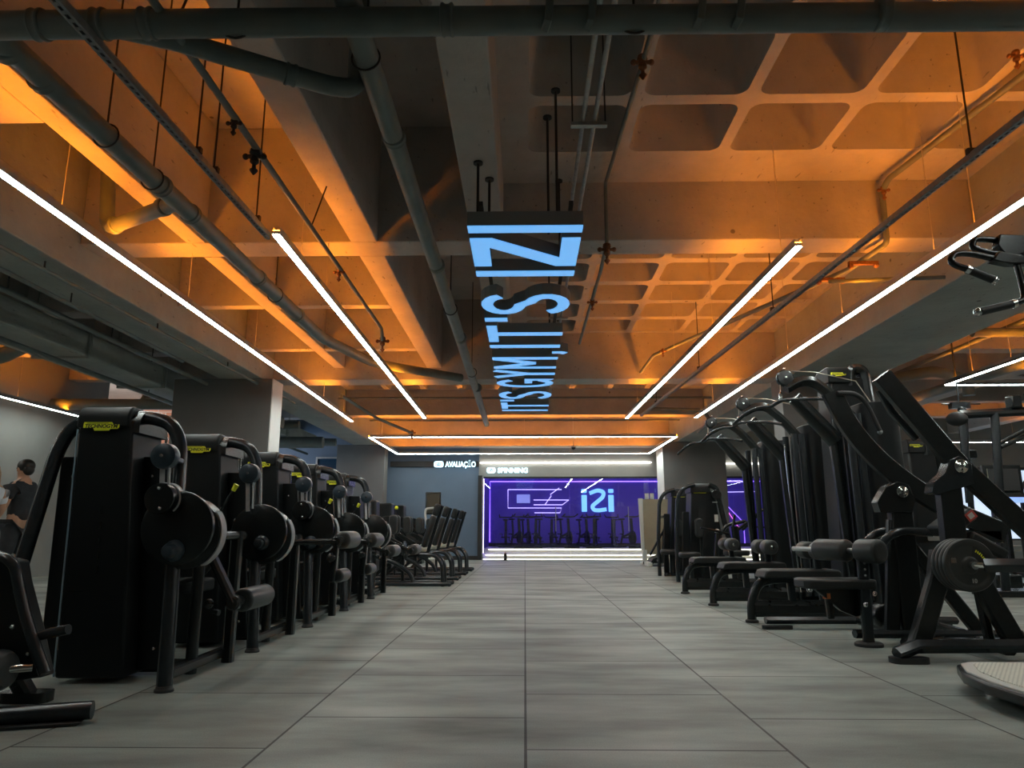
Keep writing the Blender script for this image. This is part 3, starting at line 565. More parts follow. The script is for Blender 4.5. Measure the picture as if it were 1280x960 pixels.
lightsign('glowing sign reading AVALIAÇÃO with a small iZi badge on the black header', 'AVALIAÇÃO', -2.52, 2.73, .155, .28, wide=.74, adv=.20)
lightsign('glowing sign reading SPINNING with a small iZi badge above the studio glass', 'SPINNING', -.98, 2.55, .14, .25, wide=1.0, adv=.19)
t = thing('wall_logo', 'large glowing blue iZi logo on the violet studio wall', 'sign', (2.75, 26.9, 1.85))
lx, lz, ly = 2.72, 1.92, 26.93
for dx in (-.50, .50):
    MB().box(lx+dx-.10, lx+dx+.10, ly, ly+.06, lz-.42, lz+.20).build('letter', 'logo', t, bevel=.02); MB().box(lx+dx-.10, lx+dx+.10, ly, ly+.06, lz+.27, lz+.42).build('dot', 'logo', t, bevel=.03)
MB().sweep(fillet([(lx-.30, ly, lz+.26), (lx+.02, ly, lz+.38), (lx+.24, ly, lz+.30), (lx+.2, ly, lz+.12), (lx-.22, ly, lz-.22), (lx-.15, ly, lz-.36), (lx+.05, ly, lz-.37), (lx+.32, ly, lz-.33)], .12), [(-.07, -.03), (.07, -.03), (.07, .03), (-.07, .03)], up=(0, 1, 0)).build('letter', 'logo', t, smooth=30)
o = MB().prism(rrect(.5, .32, .02), (-.05, 26.93, 1.98), (1, 0, 0), (0, 0, 1), (0, .03, 0)).build('wall_poster', emit('dim_blue_panel', (.15, .25, .9), .5), org=(-.05, 26.93, 1.8)); tag(o, 'small dim blue rectangular panel on the left of the studio back wall', 'panel')
# ================================================================== gym machines
EX, EY, EZ = V((1, 0, 0)), V((0, 1, 0)), V((0, 0, 1))
def badge(par, c, w, u=(1, 0, 0), n=(0, -1, 0), small=False):
    """yellow maker's plate with dark lettering; c = centre on the surface, n = outward"""
    c, u, n = V(c), V(u), V(n); h = w*.24
    poly = [(-.5, -.16), (-.22, -.16), (-.18, -.5), (.22, -.5), (.26, -.30), (.46, -.30), (.5, -.1), (.5, .22), (.34, .22), (.28, .5), (-.48, .5), (-.5, .2)]
    o = MB().prism([(p*w, q*h) for p, q in poly], c, u, EZ, n*.006).build('maker_badge', 'yel', par, smooth=0)
    MB().text('TECHNOGYM', c+n*.0065-EZ*h*.18, u, EZ, h*.44, .002, shear=.15, bold=.03, wide=.84*w/(h*.44*8.0)).prism([(-.4*w, .34*h), (.2*w, .34*h), (.2*w, .39*h), (-.4*w, .39*h)], c+n*.006, u, EZ, n*.0015).build('badge_lettering', 'ink', o, smooth=0)
def hood(par, x0, x1, y0, y1, z0, z1, name='tower_hood', m='blk2', r=.07):
    prof = [(y0, z0)]+[(y0+r-r*cos(radians(a)), z1-r+r*sin(radians(a))) for a in range(0, 91, 15)]+[(y1-r*1.4+r*1.4*sin(radians(a)), z1-.015-r*1.4+r*1.4*cos(radians(a))) for a in range(0, 91, 15)]+[(y1, z0)]
    return MB().prism(prof, (x0, 0, 0), (0, 1, 0), (0, 0, 1), (x1-x0, 0, 0)).build(name, m, par, bevel=.012, smooth=50)
def weight_tower(k, y, label, arm, drum, lever, roller2=False):
    t = thing('weight_machine', label, 'gym machine', (-2.35, y+.4, 0), 'weight machines along the left of the aisle')
    Y = lambda d: y+d-.03
    for nm, pts in (('frame_tube', [(-1.935, Y(.03), .0), (-2.015, Y(.16), .8), (-2.09, Y(.28), 1.36), (-2.16, Y(.29), 1.49), (-2.30, Y(.29), 1.525), (-2.40, Y(.29), 1.525)]),
                    ('frame_tube', [(-2.93, Y(.03), .0), (-2.90, Y(.16), .6), (-2.85, Y(.28), 1.30), (-2.79, Y(.29), 1.45), (-2.68, Y(.29), 1.505), (-2.58, Y(.29), 1.525)])):
        o = MB().tube(fillet(pts, .14, 7), .041, 18).build(nm, 'frame', t)
        p = pts[0]; MB().lathe((p[0], p[1], 0), (p[0], p[1], .03), [(0, .05), (.012, .05), (.02, .043), (.03, .042)]).build('rubber_foot', 'rub', o)
    MB().prism([(-2.645, .03), (-2.262, .03), (-2.355, 1.50), (-2.68, 1.50)], (0, Y(.20), 0), EX, EZ, (0, .36, 0)).build('tower_shroud', 'blk2', t, bevel=.014)
    MB().tube([(-2.650, Y(.202), .04), (-2.684, Y(.202), 1.44)], .0055, 8).build('edge_glint', 'edge', t)  # pale strip paints the light glint along the tower's left edge
    hood(t, -2.69, -2.372, Y(.19), Y(.58), 1.45, 1.585)
    hood(t, -2.372, -2.315, Y(.21), Y(.56), 1.42, 1.56, 'hood_side', 'frameb', .09)
    MB().box(-2.62, -2.54, Y(.195), Y(.20), .5, .502).build('shroud_seam', 'blk', t)
    badge(t, (-2.53, Y(.182), 1.455), .215)
    for j in range(5): MB().box(-2.475-.004*j, -2.462-.004*j, Y(.1975), Y(.2), .60+.085*j, .64+.085*j).build('shroud_mark', 'blk', t, smooth=0)
    MB().prism([(-2.84, .05), (-2.10, .05), (-2.20, 1.29), (-2.86, 1.29)], (0, Y(.345), 0), EX, EZ, (0, .03, 0)).build('back_panel', 'blk2', t, bevel=.008)
    for x, z in ((-2.28, 1.17), (-2.26, .92), (-2.77, 1.17), (-2.17, .17), (-2.73, .17)): MB().ball((x, Y(.342), z), .010, .006, .010, 10, 6).build('panel_screw', 'chrome', t)
    pl = MB()
    for j in range(12): pl.box(-2.62, -2.3, Y(.60), Y(.74), .12+j*.05, .165+j*.05)
    pl.build('weight_plates', 'blk', t); MB().cyl((-2.54, Y(.67), .1), (-2.54, Y(.67), 1.45), .011, 10).cyl((-2.38, Y(.67), .1), (-2.38, Y(.67), 1.45), .011, 10).build('guide_rods', 'chrome', t)
    MB().bar([(-2.86, Y(.5), .05), (-2.05, Y(.5), .05)], .07, .07, up=(0, 0, 1)).bar([(-2.0, Y(.2), .06), (-2.0, Y(1.02), .06)], .06, .06, up=(0, 0, 1)).bar([(-2.6, Y(.5), .05), (-2.6, Y(1.08), .05)], .06, .07, up=(0, 0, 1)).build('base_rail', 'frameb', t)
    MB().tube([(-2.02, Y(.52), .0), (-2.02, Y(.52), .74)], .035, 14).build('rear_leg', 'frameb', t)
    # pulley, belt, drum
    MB().bar([(-2.07, Y(.26), 1.25), (-2.02, Y(.02), 1.25)], .03, .05).lathe((-2.025, Y(-.06), 1.255), (-2.025, Y(.02), 1.255), [(0, .012), (.003, .055), (.01, .070), (.025, .073), (.06, .073), (.08, .066)], 32).build('pulley', 'blued', t)
    MB().lathe((-2.025, Y(-.072), 1.255), (-2.025, Y(-.05), 1.255), [(0, .008), (.01, .013), (.02, .013)], 12).build('pulley_bolt', 'chrome', t)
    MB().bar([(-2.035, Y(-.02), 1.19), (-2.02, Y(-.02), .98)], .028, .006, up=EY).bar([(-1.995, Y(-.02), 1.19), (-1.985, Y(-.02), 1.0)], .008, .02, up=EY).build('drive_belt', 'belt', t)
    cx, cz = -1.95, (.86 if drum else .83)
    MB().lathe((cx, Y(.03), cz), (cx, Y(.07), cz), [(0, .01), (.0005, .190), (.006, .203), (.02, .205), (.034, .203), (.04, .19)], 48).build('cam_disc', 'blk', t)
    MB().lathe((cx+.01, Y(.10), cz-.03), (cx+.01, Y(.22), cz-.03), [(0, .01), (.001, .185), (.01, .20), (.11, .20), (.12, .185)], 48).build('cam_drum', 'frameb', t)
    MB().bar([(cx+.01+.206*cos(radians(a)), Y(.16), cz-.03+.206*sin(radians(a))) for a in range(-60, 41, 8)], .008, .07, up=EY).build('cam_strap', 'belt', t)
    if drum:
        MB().lathe((-2.03, Y(-.04), 1.02), (-2.03, Y(.1), 1.02), [(0, .06), (.001, .082), (.008, .086), (.13, .086), (.14, .08)], 32).build('take_up_drum', 'blk', t)
        MB().bar([(-2.03+.088*cos(radians(a)), Y(.05), 1.02+.088*sin(radians(a))) for a in range(-50, 101, 10)], .008, .06, up=EY).build('drum_strap', 'belt', t)
        MB().ball((-2.03, Y(-.045), 1.075), .01, n=8, m=6).ball((-2.015, Y(-.045), .965), .01, n=8, m=6).build('drum_bolts', 'chrome', t)
    hx, hz = (cx, .735) if drum else (cx+.03, .755)
    MB().lathe((hx, Y(-.06), hz), (hx, Y(.04), hz), [(0, .012), (.006, .03), (.02, .038), (.05, .04), (.06, .052), (.09, .06), (.1, .06)], 24).build('cam_hub', 'blued' if drum else 'frame', t)
    MB().cyl((cx, Y(.2), cz-.05), (cx, Y(1.0), cz-.05), .03, 16).bar([(cx, Y(.9), 0), (cx, Y(.9), cz-.02)], .07, .07, up=EY).build('axle', 'frameb', t)
    if lever:
        MB().cyl((-2.30, Y(.0), .86), (-2.135, Y(-.02), 1.14), .009, 10).ball((-2.25, Y(0), .945), .016, n=10, m=6).build('selector_lever', 'blk', t)
        MB().tube([(-2.14, Y(-.02), 1.13), (-2.115, Y(-.022), 1.175)], [.016, .02], 12).build('yellow_lever_tip', 'yel', t)
    # swing arm with roller pad
    (ax, az), (bx, bz) = (cx+.05, cz-.08), arm
    ya = Y(.30)
    o = MB().bar([(ax, ya, az), (bx, ya, bz)], .045, .07, up=EY, r=.3).lathe((bx, ya-.03, bz), (bx, ya+.05, bz), [(0, .03), (.01, .042), (.07, .042), (.08, .03)], 20).build('swing_arm', 'frameb', t)
    MB().roller((bx+.02, ya+.06, bz+.01), (bx+.02, ya+.46, bz+.01), .068).build('roller_pad', 'padg', t)
    MB().cyl((bx+.02, ya+.03, bz+.01), (bx+.02, ya+.075, bz+.01), .03, 14).build('roller_collar', 'chrome', o)
    if roller2:
        MB().bar([(bx, ya, bz), (bx-.02, ya, bz-.30)], .04, .06, up=EY).ball((bx-.03, ya-.03, bz-.12), .035, n=12, m=8).build('arm_link', 'blk', t, bevel=.004)
        MB().roller((bx, ya+.05, bz-.26), (bx, ya+.32, bz-.26), .05).build('roller_pad', 'padg', t)
    else:
        MB().ball((bx-.13, ya-.04, bz+.0), .028, n=10, m=6).lathe((bx-.11, ya-.04, bz-.04), (bx-.06, ya-.05, bz-.05), [(0, .012), (.05, .016)], 10).build('adjust_knob', 'blk', t)
    # seat group behind the tower
    MB().prism(rrect(.42, .40, .08), (-2.38, Y(.98), .44), EX, EY, (0, 0, .08)).build('seat', 'pad', t, bevel=.015)
    MB().frame_box((-2.66, Y(.98), .84), (.2, 0, 1), EY, (1, 0, -.2), .62, .34, .08).build('backrest', 'pad', t, bevel=.03)
    MB().bar([(-2.4, Y(.98), .05), (-2.4, Y(.98), .44)], .08, .06, up=EY).bar([(-2.74, Y(.98), .05), (-2.74, Y(.98), .95)], .06, .06, up=EY).build('seat_post', 'frameb', t)
    MB().tube(fillet([(-2.3, Y(.74), .5), (-2.1, Y(.74), .55), (-2.02, Y(.74), .66)], .06), .016, 10).build('hand_grip', 'rub', t)
    return t
weight_tower(0, 4.03, 'black weight machine nearest the camera on the left, its roller arm hanging down', (-1.70, .43), True, False)
weight_tower(1, 5.29, 'second black weight machine from the left front, with yellow-tipped lever and level arm', (-1.44, .76), False, True, True)
weight_tower(2, 6.60, 'third black weight machine in the left row, with a small drum above its cam', (-1.50, .74), True, False, True)
weight_tower(3, 7.90, 'fourth black weight machine in the left row, yellow-tipped lever beside its cam', (-1.55, .60), False, True)
weight_tower(4, 9.25, 'fifth black weight machine in the left row, farthest with a yellow badge', (-1.50, .58), False, True)

# --- chairs of the farther left machines
def chair_machine():
    y = 11.4
    t = thing('seated_machine', 'nearest of the four leaning-back seated machines on the left, with a pale worn seat', 'gym machine', (-1.8, y, 0), 'seated machines in the left row')
    MB().frame_box((-1.50, y, .82), (.32, 0, 1), EY, (1, 0, -.32), .50, .30, .085).build('backrest', 'pad', t, bevel=.035)
    MB().frame_box((-1.385, y, 1.155), (.3, 0, 1), EY, (1, 0, -.3), .19, .22, .10).build('headrest', 'pad', t, bevel=.035)
    MB().bar([(-1.52, y, .50), (-1.30, y, 1.22)], .05, .03, up=EY).ball((-1.31, y-.06, 1.14), .012, n=8, m=6).build('backrest_post', 'frame', t)
    MB().prism(rrect(.50, .34, .1), (-1.78, y, .51), EX, EY, (0, 0, .07)).build('seat', 'padw', t, bevel=.02)
    MB().bar([(-2.1, y, .47), (-1.5, y, .49)], .10, .05, up=EY).build('seat_frame', 'frame', t)
    for d in (-.17, .17):
        MB().tube(fillet([(-1.62, y+d, .47), (-1.38, y+d, .47), (-1.27, y+d, .34), (-1.255, y+d, 0)], .12), .03, 14).build('rear_leg', 'frame', t)
    for d in (-.22, .22): MB().tube([(-2.75, y+d, .04), (-1.16, y+d, .04)], .032, 12).ball((-1.15, y+d, .035), .034, n=12, m=8).build('base_rail', 'frame', t)
    MB().bar([(-2.6, y-.3, .05), (-2.6, y+.3, .05)], .07, .07, up=EZ).bar([(-1.9, y-.22, .05), (-1.9, y+.22, .05)], .05, .05, up=EZ).build('cross_rail', 'frameb', t)
    MB().bar([(-2.45, y, .05), (-1.95, y, .47)], .05, .06, up=EY).bar([(-1.9, y, .05), (-1.9, y, .47)], .05, .06, up=EY).build('brace', 'frameb', t)
    for d in (-.16, .10): MB().prism([(p, q) for p, q in rrect(.13, .30, .06)], (-2.05, y+d, .93), EX, EZ, (0, .07, 0)).build('knee_pad', 'padg', t, bevel=.02)
    MB().tube(fillet([(-2.32, y-.12, .98), (-2.12, y-.12, .80), (-2.08, y-.12, .66)], .06), .022, 10).build('pad_arm', 'frameb', t); MB().tube(fillet([(-2.32, y+.12, .98), (-2.12, y+.12, .80), (-2.08, y+.12, .66)], .06), .022, 10).build('pad_arm', 'frameb', t)
    MB().lathe((-2.36, y-.36, .92), (-2.36, y-.28, .92), [(0, .01), (.001, .15), (.01, .16), (.07, .16), (.08, .15)], 32).build('cam_disc', 'blk', t)
    MB().bar([(-2.34, y-.32, .88), (-1.86, y-.32, .60)], .07, .06, up=EY).bar([(-1.86, y-.32, .60), (-1.80, y-.32, .42)], .06, .05, up=EY).build('swing_arm', 'frameb', t)
    MB().roller((-1.82, y-.30, .52), (-1.82, y-.02, .52), .065).build('roller_pad', 'padg', t)
    MB().tube(fillet([(-2.3, y-.2, .45), (-1.95, y-.2, .34), (-1.74, y-.2, .18), (-1.70, y-.2, .06)], .1), .035, 12).build('foot_tube', 'frame', t)
    MB().prism([(-2.95, .03), (-2.58, .03), (-2.62, 1.36), (-2.9, 1.36)], (0, y-.02, 0), EX, EZ, (0, .34, 0)).build('tower_shroud', 'blk2', t, bevel=.03)
    return t
c0 = chair_machine()
dup(c0, (0.0, 1.30, 0), 'second nearest of the four leaning-back seated machines on the left'); dup(c0, (0.02, 2.65, 0), 'third of the four leaning-back seated machines on the left'); dup(c0, (0.04, 3.95, 0), 'farthest of the four leaning-back seated machines, near the studio door')

# --- lat pulldown machines on the right
def pulldown():
    y = 7.0
    t = thing('pulldown_machine', 'nearest of the three tall pulldown machines with bench and roller pads', 'gym machine', (2.8, y, 0), 'pulldown machines along the right of the aisle')
    MB().tube(fillet([(2.12, y, 0), (2.125, y, .18), (2.20, y, .37), (2.42, y, .40), (2.85, y, .40)], .16, 8), .042, 16).build('front_leg', 'frameb', t)
    MB().lathe((2.12, y, 0), (2.12, y, .03), [(0, .06), (.02, .06), (.03, .045)]).build('rubber_foot', 'rub', t)
    MB().bar([(2.14, y, .125), (3.45, y, .125)], .15, .12, up=EY, r=.35).build('base_beam', 'frameb', t)
    MB().prism([(x+2.57, z) for x, z in [(-.36, -.02), (-.33, .045), (-.28, .055), (.34, .055), (.36, .03), (.36, -.02)]], (0, y-.15, .43), EX, EZ, (0, .3, 0)).build('bench_pad', 'pad', t, bevel=.015)
    MB().bar([(2.52, y-.0, .06), (2.50, y, .40)], .07, .05, up=EY).bar([(2.3, y, .385), (2.95, y, .385)], .05, .1, up=EY).build('bench_post', 'frame', t)
    MB().bar([(2.80, y, .15), (2.76, y, .66)], .06, .05, up=EY).cyl((2.74, y-.24, .655), (2.74, y+.24, .655), .018, 12).build('roller_post', 'frame', t)
    for d in (-.26, .06):
        MB().roller((2.74, y+d, .655), (2.74, y+d+.2, .655), .082).build('roller_pad', 'padg', t)
    MB().lathe((2.74, y-.275, .655), (2.74, y-.255, .655), [(0, .01), (.004, .022), (.02, .022)], 14).build('roller_bolt', 'chrome', t)
    MB().ball((2.66, y-.05, .30), .03, n=12, m=8).cyl((2.66, y-.05, .30), (2.72, y, .31), .012).build('adjust_knob', 'chrome', t)
    # columns
    MB().bar([(3.12, y, .05), (3.06, y, 1.0), (3.02, y, 1.78)], .075, .10, up=EY, r=.4).build('front_column', 'blk', t)
    for x in (3.16, 3.25):
        for d in (-.14, .14): MB().tube([(x, y+d, .12), (x-.03, y+d, 1.95)], .036, 16).build('side_tube', 'frame', t)
    MB().prism(rrect(.36, .40, .12, 6), (3.48, y, .04), EX, EY, (-.04, 0, 2.02)).build('weight_shroud', 'blk2', t, bevel=.01)
    MB().bar([(3.0, y-.35, .05), (3.75, y-.35, .05)], .07, .08, up=EY).bar([(3.0, y+.35, .05), (3.75, y+.35, .05)], .07, .08, up=EY).bar([(3.6, y-.35, .05), (3.6, y+.35, .05)], .07, .08, up=EZ).build('base_rail', 'frameb', t)
    # boom: fat strut + arched beam + pulley
    MB().tube([(3.05, y, 1.70), (2.86, y, 1.92), (2.68, y, 2.13)], [.08, .077, .07], 20).build('boom_strut', 'blk', t)
    MB().bar(fillet([(2.60, y, 2.22), (2.74, y, 2.30), (2.88, y, 2.30), (3.06, y, 2.14), (3.22, y, 1.94), (3.40, y, 1.72)], .12, 6), .10, .12, up=EY, r=.45).build('boom_arch', 'frameb', t)
    MB().lathe((2.60, y-.035, 2.33), (2.60, y+.035, 2.33), [(0, .02), (.004, .072), (.02, .085), (.05, .085), (.066, .072), (.07, .02)], 28).build('pulley', 'blk', t)
    MB().ball((2.60, y-.04, 2.33), .014, n=10, m=6).ball((2.60, y, 2.425), .014, n=10, m=6).build('pulley_bolt', 'chrome', t)
    MB().tube([(2.66, y-.02, 2.40), (2.9, y-.02, 2.385), (3.3, y, 2.30), (3.44, y, 2.06)], .005, 6).tube([(2.55, y, 2.28), (2.545, y, 2.17)], .005, 6).build('cable', 'wire', t)
    b = MB().lathe((2.545, y, 2.19), (2.545, y, 2.09), [(0, .008), (.02, .022), (.05, .016), (.07, .02), (.1, .01)], 12).build('swivel_hook', 'chrome', t)
    q = Matrix.Rotation(radians(-58), 3, 'Z')
    pts = [(-.62, 0, -.12), (-.50, 0, -.05), (-.38, 0, .0), (-.22, 0, .015), (-.12, 0, .0), (0, 0, .045), (.12, 0, .035), (.25, 0, .02), (.42, 0, .0), (.60, 0, -.05)]
    pts = [V((2.545, y, 2.06))+q@V(p) for p in pts]
    MB().tube(fillet(pts, .06, 4), .017, 12).build('pulldown_bar', 'blk', t)
    return t
l0 = pulldown()
dup(l0, (0.03, 1.5, 0), 'middle one of the three tall pulldown machines with bench and roller pads'); l2 = dup(l0, (0.05, 3.05, 0), 'farthest of the three tall pulldown machines, beside the far weight machines')
o = MB().cyl((3.11, 8.38, .15), (3.05, 8.38, 1.83), .014, 10)  # chrome rod stands in for the column's bright edge highlight
t = thing('highlight_pole', 'thin chrome rod added as the edge highlight of the middle pulldown machine', 'pole', (3.11, 8.38, 0)); o.build('pole_tube', 'chrome', t); MB().cyl((3.11, 8.38, 0), (3.11, 8.38, .16), .03, 14).build('pole_base', 'blk', t)

def tall_tower(x, y, w, z, lab, lw=.16):
    t = thing('cable_tower', lab, 'gym machine', (x+w/2, y+.2, 0))
    MB().prism([(x, .03), (x+w, .03), (x+w*.93, z-.12), (x+w*.05, z-.12)], (0, y, 0), EX, EZ, (0, .34, 0)).build('tower_shroud', 'blk2', t, bevel=.03)
    hood(t, x+w*.02, x+w*.55, y-.03, y+.34, z-.19, z-.01, 'tower_hood', 'blk2', .06)
    MB().bar(fillet([(x+w*.60, y+.12, z-.22), (x+w*.62, y+.12, z-.02), (x+w*.95, y+.12, z-.03), (x+w*1.03, y+.12, z-.5)], .14, 8), .10, .30, up=EY, r=.4).build('hood_arch', 'frameb', t)
    badge(t, (x+w*.26, y-.033, z-.10), lw)
    MB().box(x-.02, x+w+.04, y-.04, y+.5, 0, .05).build('base_plate', 'blk', t, bevel=.01)
    return t
tall_tower(3.25, 7.55, .44, 2.58, 'tallest black cable tower with a yellow badge, between the pulldown machines and the levers')
tall_tower(3.97, 8.3, .36, 2.05, 'black cable tower with a yellow badge seen between the two black levers')
tall_tower(3.86, 9.6, .38, 1.95, 'dark cable tower standing behind the middle pulldown machine')
tall_tower(4.9, 9.2, .4, 2.0, 'dark cable tower farther right behind the levers')

def bolt(mb, x, y, z, r=.04): return mb.lathe((x, y-.03, z), (x, y, z), [(0, .006), (.004, r*.5), (.006, r*.55), (.007, r*.75), (.012, r), (.03, r)], 20)
# --- plate-loaded machine A (farther): curved lever, bench, rollers
y = 5.75
t = thing('plate_loaded_machine', 'black plate-loaded machine with a curved lever, round-nosed seat and roller pads', 'gym machine', (2.85, y, 0))
lev = fillet([(2.50, y, 1.95), (2.62, y, 1.66), (2.80, y, 1.42), (2.98, y, 1.25), (3.30, y, 1.02), (3.75, y, .82)], .5, 8)
MB().bar(lev, .155, .06, up=EY, r=.12).build('curved_lever', 'frameb', t)
MB().tube(fillet([(2.53, y-.05, 1.93), (2.68, y-.05, 1.93), (2.76, y-.05, 1.84), (2.84, y-.05, 1.62)], .08), .019, 12).build('lever_handle', 'rub', t)
MB().ball((2.84, y-.05, 1.615), .021, n=10, m=6).build('handle_end_cap', 'alu', t)
bolt(MB(), 2.955, y-.055, 1.14, .045).build('pivot_bolt', 'chrome', t)
MB().bar([(2.955, y, .10), (2.955, y, 1.10)], .17, .09, up=EY, r=.1).prism([(2.76, 1.06), (2.78, .98), (3.03, .98), (3.06, 1.08), (3.02, 1.20), (2.93, 1.22), (2.84, 1.18)], (0, y-.055, 0), EX, EZ, (0, .11, 0)).build('upright', 'frameb', t, bevel=.006)
MB().bar([(2.80, y, .1), (2.90, y, .92)], .10, .07, up=EY).bar([(2.92, y, .84), (3.45, y, .10)], .10, .07, up=EY).bar([(2.93, y, .80), (3.7, y, .80)], .10, .06, up=EY).build('brace', 'frameb', t)
MB().prism(rrect(.30, .07, .01), (3.28, y-.035, .80), EX, EZ, (0, -.004, 0)).text('HEX', (3.28, y-.04, .785), EX, EZ, .035, .003, bold=.02).build('grey_label_plate', 'lettr', t, smooth=0)
for d in (-.12, .14): MB().tube(fillet([(2.71, y+d, .60), (2.73, y+d, .76), (2.86, y+d, .84), (3.12, y+d, .83)], .12, 8), .034, 14).build('curved_guard', 'frame', t)
MB().prism([(p*1.0+2.40, q+y) for p, q in [(-.28, -.10), (-.24, -.15), (-.1, -.17), (.24, -.17), (.26, -.12), (.26, .12), (.24, .17), (-.1, .17), (-.24, .15), (-.28, .10)]], (0, 0, .41), EX, EY, (0, 0, .07)).build('seat', 'pad', t, bevel=.015)
MB().prism([(2.22, .41), (2.62, .41), (2.64, .22), (2.52, .20), (2.42, .24)], (0, y-.03, 0), EX, EZ, (0, .06, 0)).build('seat_bracket', 'blk', t, bevel=.004)
MB().bar([(2.56, y-.12, .02), (2.57, y-.12, .70)], .08, .05, up=EY).build('roller_post', 'frame', t, bevel=.004)
MB().lathe((2.56, y-.12, 0), (2.56, y-.12, .03), [(0, .10), (.02, .10), (.03, .085)]).build('post_foot', 'rub', t)
adj = MB()
for k in range(6): adj.ball((2.57, y-.15, .42+.045*k), .009, .006, .009, 8, 5)
adj.build('adjustment_holes', 'alu', t); bolt(bolt(MB(), 2.545, y-.145, .30, .018), 2.62, y-.145, .38, .018).build('bolt', 'chrome', t)
MB().cyl((2.64, y-.26, .69), (2.30, y+.55, .69), .02, 12).build('roller_axle', 'alu', t)
dr = (V((2.30, y+.55, .69))-V((2.64, y-.26, .69))).normalized(); p0 = V((2.645, y-.27, .69))
MB().roller(p0, p0+dr*.20, .090).build('roller_pad', 'padg', t); MB().roller(p0+dr*.30, p0+dr*.62, .085).build('roller_pad', 'padg', t)
MB().bar([(2.33, y+.0, .40), (2.345, y, .18)], .05, .05, up=EY).build('adjust_plunger', 'blk', t, bevel=.004); MB().lathe((2.33, y, .37), (2.33, y, .33), [(0, .033), (.04, .033)], 16).build('orange_band', 'orange', t)
for d in (-.28, .55): MB().bar([(2.10 if d > 0 else 2.5, y+d+.25, .075), (3.75, y+d+.25, .075)], .06, .09, up=EY, r=.4).build('base_rail', 'frame', t)
MB().prism(rrect(.26, .10, .045), (2.2, y+.80, 0), EX, EY, (0, 0, .03)).build('rubber_foot', 'rub', t); MB().bar([(3.4, y+.75, .08), (3.3, y-.05, .08)], .07, .07, up=EZ).bar([(2.9, y+.75, .08), (2.9, y-.05, .08)], .07, .07, up=EZ).build('cross_rail', 'frameb', t)
MB().roller((2.92, y+.3, .16), (2.92, y+.5, .16), .10).build('weight_drum', 'blk', t)

# --- plate-loaded machine B (nearer): straight lever
y = 5.12
t = thing('plate_loaded_machine', 'nearest black plate-loaded machine with a straight lever and A-shaped legs', 'gym machine', (3.1, y, 0))
MB().bar([(2.60, y, 1.95), (3.02, y, 1.37), (3.10, y, 1.27), (3.50, y, .85), (4.05, y, .30)], .14, .07, up=EY, r=.12).build('straight_lever', 'frameb', t)
MB().bar([(2.63, y+.10, 1.86), (2.70, y+.10, 1.70), (2.86, y+.10, 1.5)], .05, .05, up=EY).build('lever_guide', 'frame', t)
bolt(MB(), 3.055, y-.055, 1.285, .048).build('pivot_bolt', 'chrome', t)
MB().prism([(2.86, 1.17), (2.84, 1.10), (2.88, 1.09), (3.14, 1.16), (3.14, 1.30), (3.06, 1.36), (2.99, 1.33), (2.95, 1.24)], (0, y-.055, 0), EX, EZ, (0, .11, 0)).build('pivot_bracket', 'frame', t, bevel=.006)
MB().bar([(2.975, y, .50), (2.985, y, 1.18)], .15, .09, up=EY, r=.1).build('upright', 'frameb', t)
MB().bar([(2.66, y, .08), (2.84, y, .52), (2.88, y, .70)], .13, .08, up=EY, r=.15).bar([(3.32, y, .08), (3.10, y, .55), (3.02, y, .72)], .13, .08, up=EY, r=.15).build('a_shaped_legs', 'frameb', t)
MB().bar([(2.42, y-.18, .055), (2.56, y-.16, .10), (4.2, y-.05, .10)], .085, .10, up=EY, r=.4).build('base_rail', 'frame', t)
MB().bar([(2.7, y+.28, .055), (4.2, y+.30, .055)], .07, .09, up=EY, r=.4).bar([(3.2, y-.1, .07), (3.25, y+.28, .07)], .08, .07, up=EZ).build('base_rail', 'frameb', t)
MB().prism(rrect(.24, .13, .05), (2.50, y-.17, 0), EX, EY, (0, 0, .035)).build('rubber_foot', 'rub', t)
MB().frame_box((3.47, y-.037, .86), (.72, 0, -.69), EY, (.69, 0, .72), .012, .003, .014).frame_box((3.50, y-.037, .835), (.72, 0, -.69), EY, (.69, 0, .72), .035, .003, .006).frame_box((3.535, y-.037, .80), (.72, 0, -.69), EY, (.69, 0, .72), .03, .003, .012).build('lever_marking', 'lettr', t, smooth=0)
MB().frame_box((3.05, y+.12, .90), (.82, 0, .57), EY, (-.57, 0, .82), .24, .26, .09).build('thigh_pad', 'pad', t, bevel=.02)
MB().frame_box((3.22, y+.12, .74), (.85, 0, -.5), EY, (.5, 0, .85), .28, .26, .08).build('seat_pad', 'pad', t, bevel=.02)
MB().prism([(-.035, -.03), (.035, -.03), (.035, .03), (-.035, .03)], (3.10, y-.034, .945), (.82, 0, .57), (-.57, 0, .82), (0, -.002, 0)).build('red_sticker', 'red', t, smooth=0)
MB().prism([(-.02, -.018), (.02, -.018), (.02, .018), (-.02, .018)], (3.10, y-.0365, .945), (.82, 0, .57), (-.57, 0, .82), (0, -.001, 0)).build('sticker_panel', 'offw', t, smooth=0)
MB().bar([(3.2, y+.1, .1), (3.14, y+.1, .78)], .06, .06, up=EY).bar([(3.55, y+.1, .1), (3.62, y+.1, 1.0)], .08, .07, up=EY).build('pad_post', 'frameb', t)
